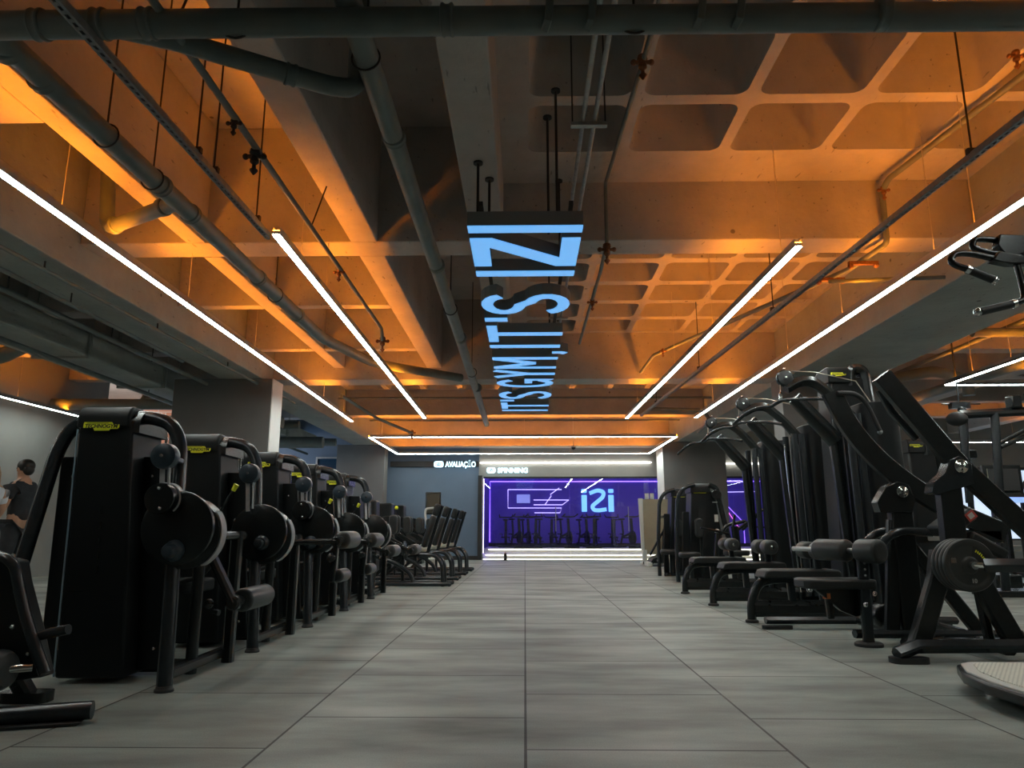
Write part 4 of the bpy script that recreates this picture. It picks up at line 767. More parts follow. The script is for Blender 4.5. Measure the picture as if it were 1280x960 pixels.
# plate horn, sleeve and plates (plates are lifted off one by one: things)
yh = 4.86; xc, zc_ = 2.865, .625
MB().tube([(xc, y, zc_), (xc, yh-.14, zc_)], .024, 16).build('plate_horn', 'chrome', t)
MB().bar([(xc+.06, yh-.13, .625), (xc+.16, yh-.17, .628), (xc+.55, yh-.18, .63), (xc+1.1, yh-.1, .63)], .085, .075, up=EY, r=.5).build('loading_arm', 'frame', t)
MB().tube([(xc-.01, yh-.12, zc_+.005), (xc+.08, yh-.135, zc_)], .02, 14).build('arm_pin', 'chrome', t)
def plate(k, yy, lab):
    p = thing('weight_plate', lab, 'weight plate', (xc, yy, zc_), 'rubber plates on the plate horn')
    MB().lathe((xc, yy-.018, zc_), (xc, yy+.018, zc_), [(0, .03), (.0005, .045), (.004, .052), (.008, .056), (.0085, .12), (.008, .128), (.002, .135), (0, .15), (.002, .162), (.010, .168), (.026, .168), (.034, .162), (.036, .15), (.034, .13), (.036, .05), (.036, .03)], 48).build('plate_body', 'plate', p)
    if k == 0:
        b = MB()
        MB().text('10', (xc+.015, yy-.012, zc_-.11), EX, EZ, .026, .002, bold=.03).build('grey_number', 'lettr', p, smooth=0)
        for j in range(3): b.tube([(xc-.118+.008*q, yy-.013, zc_+.02+.011*j+(.005 if q % 2 else -.005)) for q in range(5)], .0016, 5)
        b.build('zigzag_emblem', 'lettr', p, smooth=0); b = MB()
        for j in range(6):
            a = radians(62-8*j); b.frame_box((xc+.10*cos(a), yy-.0125, zc_+.10*sin(a)), (sin(a+.4*(j % 2)), 0, -cos(a+.4*(j % 2))), EY, (cos(a+.4*(j % 2)), 0, sin(a+.4*(j % 2))), .007, .002, .016)
        b.build('yellow_marking', 'yel', p, smooth=0)
        MB().prism(arcp(0, 0, .126, .126, 10, 75)+arcp(0, 0, .06, .06, 75, 10), (xc, yy-.0105, zc_), EX, EZ, (0, .004, 0)).build('plate_web', 'rub', p, smooth=0)
for k in range(4): plate(k, yh-.075+.043*k, ('outermost black rubber plate with yellow lettering on the plate horn', 'second rubber plate from the outside of the stack', 'third rubber plate from the outside of the stack', 'innermost rubber plate of the stack of four')[k])

# --- ribbed platform lower right
t = thing('step_platform', 'low black platform with a pale ribbed top at the lower right corner', 'platform', (3.1, 3.8, 0))
pp = [(2.46, 4.28), (2.40, 4.24), (2.30, 4.02), (2.26, 3.75), (2.27, 3.4), (2.35, 3.1), (2.5, 3.0), (3.45, 3.0), (3.5, 4.28)]
MB().prism(pp, (0, 0, .055), EX, EY, (0, 0, .06)).build('platform_body', 'blk', t, bevel=.012)
MB().prism([(3.0+(x-3.0)*.975, 3.65+(y_-3.65)*.97) for x, y_ in pp], (0, 0, .112), EX, EY, (0, 0, .012)).build('deck_rim', 'offw', t, bevel=.004)
MB().prism([(3.02+(x-3.0)*.93, 3.65+(y_-3.65)*.91) for x, y_ in pp], (0, 0, .122), EX, EY, (0, 0, .006)).build('ribbed_mat', 'mesh', t)
for x, y_ in ((2.42, 3.95), (2.42, 3.2), (3.35, 4.1), (3.35, 3.2)): MB().lathe((x, y_, 0), (x, y_, .06), [(0, .05), (.02, .05), (.03, .03), (.06, .03)], 16).build('chrome_foot', 'chrome', t)

# --- pull-up grips upper right
t = thing('pull_up_station', 'black multi-grip pull-up station reaching in at the upper right', 'gym machine', (4.1, 3.6, 0))
y = 3.6
MB().bar([(4.1, y, 0), (4.05, y, 2.32)], .12, .12, up=EY).bar([(4.05, y-.0, 2.28), (2.62, y, 2.25)], .06, .07, up=EY, r=.15).build('upright_and_boom', 'blk', t, bevel=.006)
MB().box(3.6, 4.4, y-.5, y+.5, 0, .06).build('base_plate', 'blk', t, bevel=.01)
MB().prism([(2.46, 2.235), (2.50, 2.285), (2.60, 2.265), (2.72, 2.27), (2.72, 2.215), (2.55, 2.215)], (0, y-.03, 0), EX, EZ, (0, .06, 0)).build('grip_bracket', 'blk', t, bevel=.006)
MB().tube(fillet([(2.48, y, 2.255), (2.36, y, 2.285), (2.27, y-.02, 2.275), (2.235, y-.03, 2.235), (2.25, y-.04, 2.205), (2.31, y-.05, 2.175)], .05), .017, 14).build('bent_grip', 'blk', t)
MB().tube([(2.31, y-.05, 2.175), (2.425, y-.06, 2.115)], .021, 14).build('grip_sleeve', 'rub', t); MB().ball((2.43, y-.06, 2.112), .022, n=12, m=8).cyl((2.30, y-.05, 2.18), (2.32, y-.05, 2.17), .0225).build('grip_end_cap', 'chrome', t)
MB().tube(fillet([(2.60, y, 2.22), (2.615, y, 2.10), (2.60, y-.02, 2.02), (2.55, y-.02, 2.0)], .06), .017, 14).build('bent_grip', 'blk', t)
MB().tube([(2.53, y-.02, 1.995), (2.36, y-.02, 1.955)], .021, 14).build('grip_sleeve', 'rub', t); MB().ball((2.35, y-.02, 1.953), .022, n=12, m=8).cyl((2.53, y-.02, 1.995), (2.55, y-.02, 2.0), .0225).build('grip_end_cap', 'chrome', t)
MB().tube(fillet([(2.72, y+.1, 2.38), (2.58, y+.1, 2.40), (2.45, y+.08, 2.40), (2.43, y+.08, 2.35), (2.52, y+.08, 2.315), (2.66, y+.08, 2.31)], .05), .017, 14).build('bent_grip', 'blk', t)
MB().prism([(2.56, 2.36), (2.58, 2.42), (2.90, 2.40), (2.90, 2.28), (2.60, 2.29)], (0, y+.06, 0), EX, EZ, (0, .06, 0)).bar([(2.85, y+.09, 2.34), (4.05, y+.05, 2.3)], .06, .06, up=EY).build('grip_bracket', 'blk', t, bevel=.006)

# --- machine cropped at the left edge
t = thing('curved_frame_machine', 'machine cropped at the left edge with curved frame and grey roller', 'gym machine', (-2.5, 3.5, 0))
y = 3.5
MB().tube(fillet([(-3.0, y, .80), (-2.62, y, .745), (-2.47, y, .70), (-2.43, y, .58), (-2.36, y, .40), (-2.25, y, .19)], .2, 8), .027, 14).build('curved_frame', 'frame', t)
MB().prism([(-3.0, .80), (-2.50, .70), (-2.47, .60), (-2.38, .38), (-2.30, .16), (-2.6, .12), (-3.0, .14)], (0, y+.06, 0), EX, EZ, (0, .10, 0)).build('side_shroud', 'blk2', t, bevel=.01)
MB().tube([(-2.36, y+.04, .345), (-2.175, y+.02, .385)], .024, 14).build('foot_grip', 'frame', t)
MB().roller((-2.95, y-.08, .20), (-2.36, y-.08, .22), .092, e=.05).build('roller_pad', 'padg', t)
MB().cyl((-2.38, y-.08, .22), (-2.30, y-.02, .22), .018).build('roller_pin', 'chrome', t)
MB().ball((-2.42, y-.02, .40), .012, n=8, m=6).ball((-2.33, y-.02, .28), .01, n=8, m=6).build('screws', 'chrome', t)
MB().prism(rrect(.24, .12, .04), (-2.52, y+.3, 0), EX, EY, (0, 0, .05)).bar([(-2.52, y+.3, .03), (-2.6, y+.15, .30)], .08, .08, up=EY).build('front_foot', 'frameb', t)
MB().tube([(-3.1, y-.42, .045), (-2.35, y-.19, .045), (-1.96, y-.08, .05)], .04, 16).build('floor_tube', 'frame', t)
MB().prism([(-.9, 0), (.02, 0), (.0, -.012), (-.9, -.012)], (-2.0, y-.11, .014), (.95, .28, 0), EZ, (.02, -.05, 0)).build('tube_pad', 'rub', t)
MB().box(-3.4, -2.98, y-.5, y+.3, 0, .08).prism([(-3.4, .08), (-3.0, .08), (-3.0, 1.0), (-3.4, 1.0)], (0, y-.1, 0), EX, EZ, (0, .3, 0)).build('main_body', 'blk2', t, bevel=.02)

# --- far weight machines near the studio
def far_machine():
    y = 12.3
    t = thing('weight_machine', 'far weight machine with a yellow badge right of the studio entrance, nearer of two', 'gym machine', (3.0, y, 0), 'far weight machines by the studio')
    MB().tube(fillet([(2.55, y, 0), (2.55, y, .7), (2.60, y, 1.40), (2.72, y, 1.56), (2.90, y, 1.60)], .14), .035, 14).build('frame_tube', 'frame', t)
    MB().tube(fillet([(3.15, y+.05, 1.60), (3.28, y+.05, 1.55), (3.36, y+.05, 1.1), (3.50, y+.05, .4), (3.52, y+.05, 0)], .14), .045, 14).build('frame_tube', 'frameb', t)
    MB().prism([(2.66, .04), (2.80, .04), (2.82, 1.15), (2.70, 1.15)], (0, y+.15, 0), EX, EZ, (0, .03, 0)).prism([(2.76, .04), (3.42, .04), (3.26, 1.50), (2.86, 1.50)], (0, y+.1, 0), EX, EZ, (0, .4, 0)).build('tower_shroud', 'blk2', t, bevel=.02)
    hood(t, 2.84, 3.18, y+.06, y+.5, 1.47, 1.63)
    MB().prism(rrect(.24, .055, .025), (3.00, y+.085, 1.49), EX, EZ, (0, -.01, 0)).build('maker_badge', 'yel', t); MB().box(2.97, 3.08, y+.09, y+.10, .55, 1.2).build('dark_slot', 'floorless', t, smooth=0)
    MB().lathe((3.26, y-.02, 1.43), (3.26, y+.05, 1.43), [(0, .01), (.001, .075), (.01, .085), (.06, .085)], 24).ball((3.26, y-.03, 1.43), .015, n=8, m=6).build('pulley', 'blk', t)
    MB().box(3.20, 3.34, y+.04, y+.06, 1.3, 1.315).box(3.22, 3.28, y+.04, y+.06, .98, 1.1).ball((3.25, y+.05, .82), .045).ball((3.25, y+.05, .66), .035).build('pale_instruction_marks', 'offw', t)
    MB().prism(rrect(.34, .34, .12), (2.70, y-.25, .40), EX, EY, (0, 0, .09)).build('seat', 'pad', t, bevel=.03)
    MB().bar([(2.72, y-.25, .03), (2.72, y-.25, .4)], .06, .06, up=EY).bar([(2.6, y-.3, .04), (3.3, y+.2, .04)], .07, .06, up=EZ).build('seat_post', 'frame', t)
    MB().prism(rrect(.15, .32, .07), (2.92, y-.12, .88), EX, EZ, (0, .07, 0)).build('chest_pad', 'pad', t, bevel=.02); MB().bar([(2.95, y-.05, .1), (2.95, y-.02, .85)], .05, .05, up=EY).build('pad_post', 'frameb', t)
    return t
f0 = far_machine(); dup(f0, (-.02, 1.55, 0), 'far weight machine with a yellow badge right of the studio entrance, farther of two')
# pec / row machine between
t = thing('lever_arm_machine', 'black machine with raised handle bars beside the far weight machines', 'gym machine', (3.25, 11.3, 0))
y = 11.3
MB().tube(fillet([(2.72, y, .88), (3.0, y, .82), (3.15, y, .78)], .05), .02, 10).tube(fillet([(3.05, y+.1, .78), (3.15, y+.1, .92), (3.45, y+.1, .98)], .08), .028, 10).tube([(3.3, y, .85), (3.72, y, 1.17)], .022, 10).tube([(3.42, y+.2, .85), (3.7, y+.2, 1.1)], .03, 10).tube([(3.22, y, .88), (3.26, y, 1.08)], .02, 10).tube([(3.4, y, .9), (3.8, y, .88)], .012, 8).build('handle_bars', 'blk', t)
MB().bar([(3.3, y, .05), (3.25, y, .9)], .1, .1, up=EY).bar([(2.9, y, .05), (2.98, y, .8)], .07, .07, up=EY).bar([(2.7, y, .05), (3.8, y, .05)], .1, .08, up=EY).bar([(3.0, y-.3, .04), (3.0, y+.3, .04)], .08, .06, up=EZ).build('frame_posts', 'frameb', t)
MB().prism(rrect(.36, .34, .1), (3.25, y, .46), EX, EY, (0, 0, .08)).build('seat', 'pad', t, bevel=.02)

# --- upright board and treadmill at the studio threshold
t = thing('upright_board', 'upright beige board with a white edge beside the studio glass', 'board', (3.15, 18.3, 0))
MB().box(2.96, 3.75, 18.2, 18.26, .25, 1.6).build('board_panel', 'tan', t, bevel=.01); MB().prism([(2.90, .35), (2.97, .35), (2.97, 1.62), (2.86, 1.62)], (0, 18.18, 0), EX, EZ, (0, .1, 0)).build('white_edge', 'offw', t, bevel=.01)
MB().box(2.88, 3.8, 18.05, 18.45, 0, .06).box(2.92, 3.02, 18.12, 18.3, .06, .36).box(3.6, 3.72, 18.12, 18.3, .06, .36).build('board_stand', 'offw', t, bevel=.01)
for x in (2.95, 3.1): MB().lathe((x, 18.02, .05), (x, 18.08, .05), [(0, .05), (.06, .05)], 16).build('wheel', 'rub', t)
for x, lab in ((3.08, 'left of two small white tubs on top of the beige board'), (3.21, 'right of two small white tubs on top of the beige board')):
    tb = thing('tub', lab, 'tub', (x, 18.23, 1.602)); MB().lathe((x, 18.23, 1.602), (x, 18.23, 1.722), [(0, .05), (.01, .055), (.11, .05), (.12, .045)], 16).build('tub_body', 'offw', tb); MB().cyl((x, 18.23, 1.722), (x, 18.23, 1.745), .05).build('tub_lid', 'offw', tb)
t = thing('treadmill', 'black slanted exercise machine standing in front of the beige board', 'gym machine', (3.3, 17.6, 0))
MB().bar([(3.0, 17.6, .25), (3.36, 17.6, .85), (3.42, 17.6, 1.15)], .05, .06, up=EY).bar([(3.30, 17.6, .15), (3.36, 17.6, .85)], .07, .06, up=EY).build('slanted_posts', 'blk', t)
MB().prism([(2.95, .08), (3.02, .18), (3.6, .42), (3.7, .36), (3.7, .08)], (0, 17.3, 0), EX, EZ, (0, .6, 0)).build('running_deck', 'blk', t, bevel=.01); MB().box(2.9, 3.0, 17.3, 17.9, 0, .1).build('deck_foot', 'offw', t, bevel=.01)
MB().frame_box((3.44, 17.6, 1.18), (1, 0, .3), EY, (-.3, 0, 1), .25, .4, .06).cyl((3.36, 17.3, .95), (3.62, 17.3, .95), .02).cyl((3.36, 17.3, .85), (3.62, 17.3, .85), .02).build('console', 'blk', t, bevel=.01)

# --- spinning bikes
def bike():
    x, y, z = 0.0, 25.4, .24
    t = thing('spinning_bike', 'leftmost black spinning bike in front of the violet wall', 'exercise bike', (x, y, z), 'spinning bikes in the studio')
    MB().lathe((x-.03, y-.35, z+.34), (x+.03, y-.35, z+.34), [(0, .05), (.001, .22), (.01, .24), (.05, .24), (.06, .22)], 28).build('flywheel', 'blk', t)
    MB().bar([(x, y-.42, z+.15), (x, y-.33, z+.6), (x, y-.28, z+.98)], .06, .09, up=EX).bar([(x, y-.35, z+.5), (x, y+.35, z+.35)], .07, .1, up=EX).bar([(x, y+.5, z+.1), (x, y+.30, z+.5), (x, y+.38, z+.92)], .06, .06, up=EX).bar([(x, y-.55, z+.13), (x, y+.6, z+.13)], .06, .07, up=EX).build('bike_frame', 'frame', t)
    for d in (-.58, .6): MB().bar([(x-.26, y+d, z+.04), (x+.26, y+d, z+.04)], .07, .06, up=EZ).bar([(x, y+d, z+.03), (x, y+d, z+.15)], .06, .06, up=EX).build('floor_stabiliser', 'frame', t)
    MB().tube(fillet([(x-.23, y-.58, z+1.12), (x-.22, y-.35, z+1.04), (x, y-.27, z+1.02), (x+.22, y-.35, z+1.04), (x+.23, y-.58, z+1.12)], .08), .02, 8).tube([(x-.24, y-.3, z+1.04), (x+.24, y-.3, z+1.04)], .02, 8).build('handlebar', 'rub', t)
    MB().prism([(-.10, .12), (.10, .12), (.04, -.14), (-.04, -.14)], (x, y+.36, z+.93), EX, EY, (0, 0, .06)).build('saddle', 'pad', t, bevel=.015)
    MB().cyl((x-.16, y, z+.34), (x+.16, y, z+.34), .02).box(x+.13, x+.22, y-.15, y-.05, z+.20, z+.23).box(x-.22, x-.13, y+.05, y+.15, z+.45, z+.48).bar([(x+.12, y, z+.34), (x+.12, y-.1, z+.22)], .02, .03, up=EX).bar([(x-.12, y, z+.34), (x-.12, y+.1, z+.46)], .02, .03, up=EX).build('crank_and_pedals', 'blk', t)
    return t
b0 = bike(); nb = [(632, 26.0), (645, 24.75), (657, 26.0), (672, 24.75), (692, 26.0), (706, 24.75), (729, 26.0), (744, 24.75), (767, 26.0), (784, 24.75)]
names = ['leftmost', 'second from left', 'third from left', 'fourth from left', 'fifth from left', 'sixth from left', 'seventh from left, under the blue logo', 'eighth from left, just right of the logo centre', 'second from right', 'rightmost']
for k, (px, yy) in enumerate(nb):
    xx = at(px, 660, Y=yy).x; lab = 'black spinning bike in the violet studio, '+names[k]
    if k == 0: b0.location = (xx, yy, .24); b0['label'] = lab; b0.rotation_euler.z = .05
    else: o = dup(b0, (0, 0, 0), lab, rotz=(-.3, .3, .25, -.25)[k % 4]); o.location = (xx, yy, .24 if yy > 24.6 else .24)
t = thing('water_bottle', 'small dark water bottle standing on the floor at the studio glass', 'bottle', (-.55, 20.6, 0))
MB().lathe((-.55, 20.6, 0), (-.55, 20.6, .20), [(0, .04), (.01, .046), (.09, .046), (.11, .038), (.13, .045), (.17, .042), (.2, .02)], 16).build('bottle_body', 'blk', t); MB().cyl((-.55, 20.6, .2), (-.55, 20.6, .24), .018).build('cap', 'alu', t)
# zigzag lavender lines, modelled as glowing tubes on the studio wall
yq = 26.986
for pts, lab in (([(635, 612), (702, 612)], 'straight glowing lavender line high on the left of the studio wall'), ([(667, 625), (711, 625), (703, 631), (667, 631)], 'arrow-shaped glowing lavender line on the studio wall'),
                 ([(681, 631), (689, 620), (688, 618), (699, 610)], 'lightning-shaped glowing lavender line on the studio wall'), ([(635, 612), (635, 635), (702, 635), (700, 641), (668, 641)], 'long bent glowing lavender line above the bikes')):
    line([at(px, py, Y=yq) for px, py in pts], 'lav', lab, .014); yq -= .008
for k, x in enumerate((.9, 3.0, 5.0)):
    t = thing('glass_door_handle', ('left', 'middle', 'right')[k]+' slim steel pull bar on the studio glass', 'handle', (x, 20.98, .9)); MB().cyl((x, 21.0, .8), (x, 21.0, 1.5), .012, 8).cyl((x, 21.0, .9), (x, 21.05, .9), .008, 6).cyl((x, 21.0, 1.4), (x, 21.05, 1.4), .008, 6).build('pull_bar', 'alu', t)

# --- body analyser at the evaluation wall
t = thing('body_scale', 'body analyser with a dark framed screen in front of the blue-grey wall', 'scale', (-2.55, 19.6, 0))
MB().box(-2.70, -2.28, 19.55, 19.62, 1.25, 1.85).build('screen_frame', 'blk', t, bevel=.02); MB().box(-2.66, -2.32, 19.54, 19.552, 1.29, 1.81).build('screen_glass', mat('brown_reflection_screen', (.10, .085, .06), .2), t)
MB().box(-2.53, -2.45, 19.6, 19.7, .1, 1.3).box(-2.75, -2.25, 19.2, 19.8, 0, .1).build('column_and_base', 'offw', t, bevel=.02); MB().tube(fillet([(-2.45, 19.4, 1.42), (-2.66, 19.4, 1.40), (-2.68, 19.4, 1.28), (-2.62, 19.4, .95)], .06), .03, 12).build('white_hand_grip', 'offw', t)
for k, (x, w_) in enumerate(((-3.45, .4), (-2.8, .4))):
    t = thing('bench', ('left', 'right')[k]+' black low bench in front of the evaluation wall', 'bench', (x, 18.6, 0))
    MB().box(x-w_/2-.05, x+w_/2+.05, 18.4, 18.9, .5, .82).build('bench_body', 'pad', t, bevel=.03); MB().box(x-w_/2, x+w_/2, 18.45, 18.85, 0, .5).build('bench_base', 'blk', t, bevel=.01)
t = thing('signal_pole', 'thin pole with a lime green cap by the far left pillar', 'pole', (-2.35, 13.2, 0)); MB().cyl((-2.35, 13.2, 0), (-2.35, 13.2, 1.22), .02).build('pole_tube', 'blk', t); MB().ball((-2.35, 13.2, 1.24), .035).build('green_cap', 'yel', t); MB().cyl((-2.35, 13.2, 0), (-2.35, 13.2, .03), .12).build('pole_base', 'blk', t)

# --- cable rig and gear in the right hall
t = thing('cable_rig', 'large black cable crossover rig in the right hall', 'gym machine', (6.6, 9.9, 0))
MB().bar([(5.95, 9.8, 2.28), (6.0, 9.8, 2.40), (7.6, 9.8, 2.48), (9.2, 9.8, 2.5)], .12, .10, up=EY, r=.4).bar([(6.3, 9.8, 2.42), (8.8, 9.8, 2.62)], .03, .04, up=EY).build('top_beam', 'blk', t)
MB().tube([(6.30, 9.8, 0), (6.47, 9.8, 2.42)], .055, 16).build('upright_post', 'frame', t); MB().tube([(6.42, 10.6, 0), (6.3, 10.2, 2.42)], .04, 14).build('upright_post', 'frame', t); MB().tube([(5.98, 9.8, 1.2), (6.02, 9.8, 2.38)], .05, 14).bar([(6.02, 9.8, 0), (6.0, 9.8, 1.3)], .05, .05, up=EY).build('upright_post', 'frame', t); MB().bar([(9.2, 9.8, 0), (9.2, 9.8, 2.5)], .12, .12, up=EY).build('upright_post', 'frame', t)
MB().tube(fillet([(6.5, 9.8, 1.95), (6.8, 9.8, 2.08), (7.2, 9.8, 2.30), (7.6, 9.8, 2.42)], .1), .025, 10).tube(fillet([(6.5, 9.85, 2.0), (6.9, 9.85, 2.2), (7.3, 9.85, 2.38), (7.6, 9.85, 2.46)], .1), .025, 10).build('curved_grips', 'rub', t)
MB().ball((5.95, 9.8, 2.34), .14, .12, .10).build('end_pad', 'rub', t); [MB().box(*q).build('pulley_block', 'blk', t, bevel=.02) for q in ((6.68, 6.82, 9.72, 9.88, 2.48, 2.66), (6.95, 7.12, 9.72, 9.88, 2.52, 2.72), (6.1, 6.36, 10.1, 10.2, 1.83, 1.95))]
MB().box(6.0, 9.4, 9.55, 10.05, 0, .08).build('base_plate', 'blk', t, bevel=.01)
t = thing('ceiling_mount_camera', 'small grey camera mount hanging below the right hall light ring', 'camera', (6.25, 10.2, 2.85)); MB().cyl((6.25, 10.2, 2.62), (6.25, 10.2, ZS), .012, 8).box(6.12, 6.38, 10.15, 10.25, 2.55, 2.64).ball((6.25, 10.15, 2.52), .06).cyl((6.0, 10.2, 2.62), (6.55, 10.2, 2.62), .01, 6).build('camera_head', 'frame', t)
t = thing('equipment_case', 'pale lattice panel on a dark stand in the right hall', 'panel', (7.55, 11.5, 0)); MB().box(7.36, 7.84, 11.5, 11.55, 1.46, 1.80).build('lattice_panel', wave_mat('lattice', (.75, .68, .5), (.03, .03, .03), 16), t); MB().box(7.30, 7.90, 11.52, 11.6, 1.40, 1.86).box(7.56, 7.62, 11.52, 11.6, 0, 1.42).box(7.3, 7.9, 11.4, 11.7, 0, .05).build('dark_stand', 'blk', t, bevel=.01)
t = thing('treadmill', 'treadmill with a glowing blue screen in the right hall', 'gym machine', (7.0, 11.0, 0)); MB().frame_box((7.22, 10.9, 1.31), (1, 0, .05), (0, 1, .4), (0, -.4, 1), .5, .22, .08).bar([(7.0, 10.9, .2), (7.0, 10.9, 1.3)], .06, .08, up=EY).bar([(7.44, 10.9, .2), (7.44, 10.9, 1.3)], .06, .08, up=EY).build('console_posts', 'blk', t, bevel=.01)
MB().box(7.08, 7.38, 10.76, 10.775, 1.24, 1.32).build('screen', 'screen', t); MB().box(6.9, 7.28, 10.9, 11.38, 0, .2).build('running_deck', 'blk', t, bevel=.02)
def spin_seat(x, y, lab):
    t = thing('exercise_bike', lab, 'exercise bike', (x, y, 0), 'upright bikes in the right hall')
    MB().prism(rrect(.46, .70, .16, 6), (x, y, 1.45), EX, EZ, (0, .08, 0)).build('console_back', 'blk2', t, bevel=.02); MB().bar([(x, y+.05, .1), (x, y+.05, 1.2)], .12, .1, up=EY).build('column', 'blk', t)
    MB().box(x-.25, x+.25, y-.3, y+.9, 0, .1).build('bike_base', 'blk', t, bevel=.02); MB().prism(rrect(.25, .3, .08), (x, y+.7, .85), EX, EY, (0, 0, .07)).bar([(x, y+.7, .1), (x, y+.7, .86)], .06, .06, up=EY).build('saddle', 'pad', t, bevel=.02)
    MB().tube(fillet([(x-.3, y-.1, 1.2), (x-.28, y+.1, 1.7), (x+.1, y+.05, 1.86), (x+.28, y+.1, 1.7), (x+.3, y-.1, 1.2)], .12), .02, 10).build('handle_loop', 'blk', t)
    return t
e0 = spin_seat(7.32, 8.55, 'tall black exercise bike at the right edge, in front of the lattice panel'); dup(e0, (3.2, 4.2, 0), 'black exercise bike farther back by the lit windows, right side'); dup(e0, (1.9, 4.4, 0), 'black exercise bike farther back by the lit windows, left side')
for k, (x, y, lab) in enumerate(((8.9, 15.6, 'low white bench in front of the lit windows, left'), (10.6, 15.8, 'low white bench in front of the lit windows, right'))):
    t = thing('bench', lab, 'bench', (x, y, 0)); MB().box(x-.6, x+.6, y-.2, y+.2, .4, .52).build('bench_top', 'offw', t, bevel=.02); MB().box(x-.5, x-.42, y-.15, y+.15, 0, .4).box(x+.42, x+.5, y-.15, y+.15, 0, .4).build('bench_legs', 'alu', t)
# low equipment behind the left machines
for k, (x, y) in enumerate(((-5.9, 7.4), (-6.6, 6.2), (-5.0, 13.0), (-5.6, 15.4))):
    t = thing('weight_bench', ('black flat bench behind the first weight machine, nearer the people', 'black flat bench at the left edge by the people', 'black flat bench behind the fourth weight machine', 'black flat bench behind the far seated machines')[k], 'bench', (x, y, 0), 'flat benches in the left hall')
    MB().prism(rrect(.3, 1.2, .08), (x, y, .42), EX, EY, (0, 0, .08)).build('bench_pad', 'pad', t, bevel=.02); MB().bar([(x, y-.5, .04), (x, y-.45, .42)], .08, .06, up=EX).bar([(x, y+.5, .04), (x, y+.45, .42)], .08, .06, up=EX).bar([(x, y-.5, .3), (x, y+.5, .3)], .06, .08, up=EX).build('bench_frame', 'frame', t)
    for d in (-.5, .5): MB().bar([(x-.25, y+d, .03), (x+.25, y+d, .03)], .08, .06, up=EZ).build('bench_foot', 'frame', t)

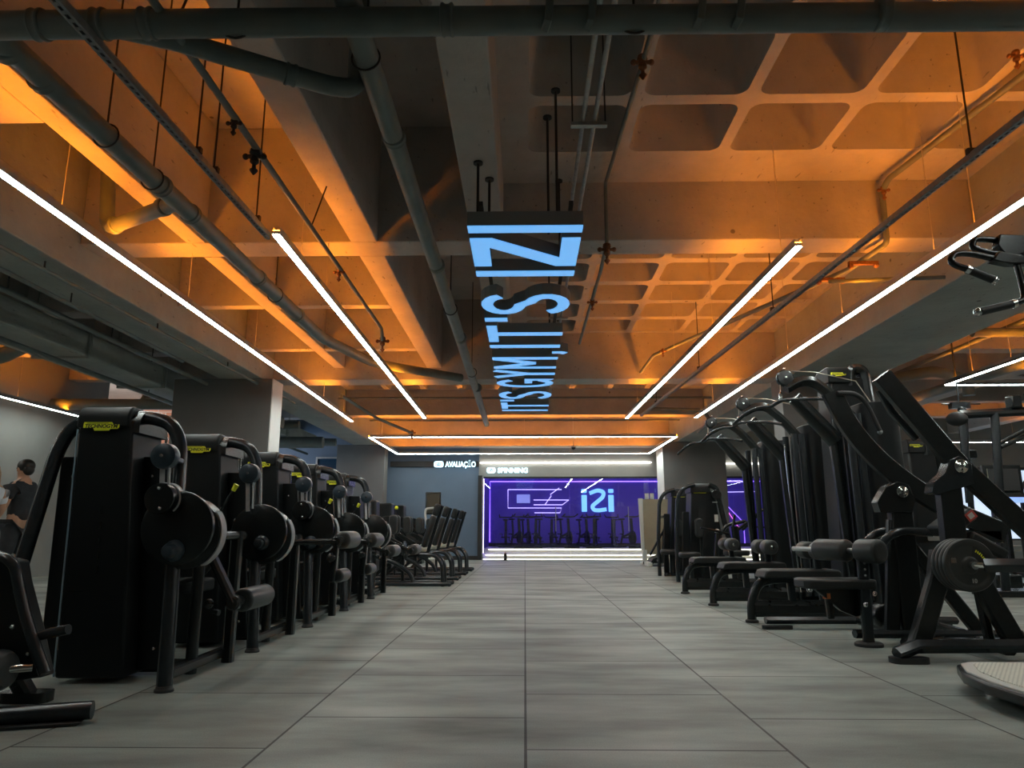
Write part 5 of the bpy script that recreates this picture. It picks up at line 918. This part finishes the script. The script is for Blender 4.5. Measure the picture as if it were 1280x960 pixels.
# ================================================================== people
def skin(name, verts, edges, rad, m, par, root=0, sub=2):
    me = bpy.data.meshes.new(name); base = par.location
    me.from_pydata([tuple(V(v)-base) for v in verts], edges, []); o = bpy.data.objects.new(name, me); C.objects.link(o); o.parent = par
    sk = o.modifiers.new('skin', 'SKIN'); sk.use_smooth_shade = True
    if not me.skin_vertices: me.attributes.new('skin', 'FLOAT', 'POINT') if False else None
    if not me.skin_vertices:
        bpy.context.view_layer.objects.active = o; bm = bmesh.new(); bm.from_mesh(me); bm.verts.layers.skin.verify(); bm.to_mesh(me); bm.free()
    for i, s in enumerate(me.skin_vertices[0].data):
        r = rad[i]; s.radius = r if isinstance(r, tuple) else (r, r); s.use_root = (i == root)
    sb = o.modifiers.new('smooth', 'SUBSURF'); sb.levels = sub; sb.render_levels = sub; me.materials.append(M[m]); return o
def person(lab, x, y, yaw, woman):
    """standing figure facing local +x, turned by yaw"""
    t = thing('person', lab, 'person', (x, y, 0)); s = .94 if woman else 1.0
    c, sn = cos(yaw), sin(yaw)
    def W(a, b, z): return (x+(a*c-b*sn)*s, y+(a*sn+b*c)*s, z*s)
    bend = .30 if not woman else .0     # right elbow
    P = [W(0, 0, .96), W(0, 0, 1.12), W(-.01, 0, 1.30), W(-.02, 0, 1.44), W(0, 0, 1.52), W(.01, 0, 1.60), W(.02, 0, 1.68),
         W(-.01, -.17, 1.42), W(.0, -.23, 1.16), W(.14, -.20, .98), W(.20, -.18, .92),
         W(-.01, .17, 1.42), W(.0, .23, 1.16), W(.14, .20, .98), W(.20, .18, .92),
         W(0, -.09, .90), W(.02, -.10, .50), W(-.01, -.10, .10), W(.13, -.11, .035),
         W(0, .09, .90), W(.02, .10, .50), W(-.01, .10, .10), W(.13, .11, .035)]
    E_ = [(0, 1), (1, 2), (2, 3), (3, 4), (4, 5), (5, 6), (3, 7), (7, 8), (8, 9), (9, 10), (3, 11), (11, 12), (12, 13), (13, 14), (0, 15), (15, 16), (16, 17), (17, 18), (0, 19), (19, 20), (20, 21), (21, 22)]
    k = .9 if woman else 1
    R_ = [(.12*k, .15*k), (.10*k, .13*k), (.12*k, .15*k), (.09*k, .13*k), .055*k, (.085, .075), (.08, .07), .058*k, .042*k, .034*k, .030, .058*k, .042*k, .034*k, .030, .085*k, .055*k, .038, .035, .085*k, .055*k, .038, .035]
    for w_, a in ((10, -1), (14, 1)):
        base_i = w_
        for f_, (da, db, ln, r) in enumerate(((.03, .03, .075, .009), (.04, .012, .085, .0095), (.04, -.008, .08, .0095), (.03, -.028, .065, .008))):
            i = len(P); q = (.20+da, a*(.18)+db, .90); P += [W(*q), W(q[0]+ln*.5, q[1], q[2]-.012), W(q[0]+ln*.8, q[1], q[2]-.035)]; E_ += [(base_i, i), (i, i+1), (i+1, i+2)]; R_ += [r*1.1, r, r*.8]
        i = len(P); P += [W(.21, a*.18-a*.035, .925), W(.245, a*.18-a*.05, .93)]; E_ += [(base_i, i), (i, i+1)]; R_ += [.011, .009]
    skin('body', P, E_, R_, 'skin', t)
    # face: nose, ears, eyes
    MB().ball(W(.115, 0, 1.635), .012, .012, .02, 8, 6).ball(W(.02, -.085, 1.64), .02, .012, .03, 8, 6).ball(W(.02, .085, 1.64), .02, .012, .03, 8, 6).build('nose_and_ears', 'skin', t)
    MB().ball(W(.098, -.03, 1.66), .009, n=8, m=6).ball(W(.098, .03, 1.66), .009, n=8, m=6).build('eyes', 'hairk', t)
    MB().ball(W(.104, 0, 1.59), .008, .02, .006, 8, 6).build('mouth', 'red', t)
    # shirt
    skin('shirt', [W(0, 0, .93), W(0, 0, 1.12), W(-.01, 0, 1.30), W(-.02, 0, 1.43), W(-.01, 0, 1.47), W(-.01, -.17, 1.42), W(.0, -.215, 1.22), W(-.01, .17, 1.42), W(.0, .215, 1.22)],
         [(0, 1), (1, 2), (2, 3), (3, 4), (3, 5), (5, 6), (3, 7), (7, 8)], [(.15*k, .175*k), (.13*k, .155*k), (.145*k, .175*k), (.11*k, .15*k), .07, .078*k, .068*k, .078*k, .068*k], 'tee' if woman else 'vest', t)
    # trousers
    skin('leggings' if woman else 'shorts', [W(0, 0, .97), W(0, -.09, .88), W(.02, -.10, .50)]+([W(-.01, -.10, .14)] if woman else [])+[W(0, .09, .88), W(.02, .10, .50)]+([W(-.01, .10, .14)] if woman else []),
         [(0, 1), (1, 2), (2, 3), (0, 4), (4, 5), (5, 6)] if woman else [(0, 1), (1, 2), (0, 3), (3, 4)], [(.135*k, .165*k), .10*k, .065*k, .045, .10*k, .065*k, .045] if woman else [(.14, .17), .115, .09, .115, .09], 'vest', t)
    for a in (-1, 1): skin('shoe', [W(-.06, a*.10, .04), W(.05, a*.105, .045), W(.17, a*.115, .035)], [(0, 1), (1, 2)], [.042, .048, .036], 'offw', t, sub=2)
    if woman:
        MB().ball(W(-.005, 0, 1.695), .10, .095, .085, 18, 12).build('hair', 'hairb', t)
        skin('ponytail', [W(-.09, 0, 1.72), W(-.15, 0, 1.64), W(-.16, 0, 1.48), W(-.14, 0, 1.34)], [(0, 1), (1, 2), (2, 3)], [.03, .042, .04, .015], 'hairb', t)
    else:
        MB().ball(W(-.015, 0, 1.69), .108, .10, .095, 18, 12).ball(W(-.06, 0, 1.64), .06, .085, .08, 14, 10).build('hair', 'hairk', t)
    return t
person('person with black hair in a black shirt standing by the far left wall', -6.72, 9.5, radians(170), False)
person('person with a light brown ponytail in a white t-shirt at the left edge', -6.62, 8.75, radians(160), True)
sc.view_settings.view_transform = 'Standard'; sc.view_settings.look = 'None'; sc.view_settings.gamma = 1; sc.view_settings.exposure = 0.22
sc.view_settings.use_curve_mapping = False
sc.cycles.use_denoising = True; sc.cycles.max_bounces = 7; sc.cycles.diffuse_bounces = 4; sc.cycles.glossy_bounces = 3; sc.cycles.transparent_max_bounces = 8; sc.cycles.sample_clamp_indirect = 6
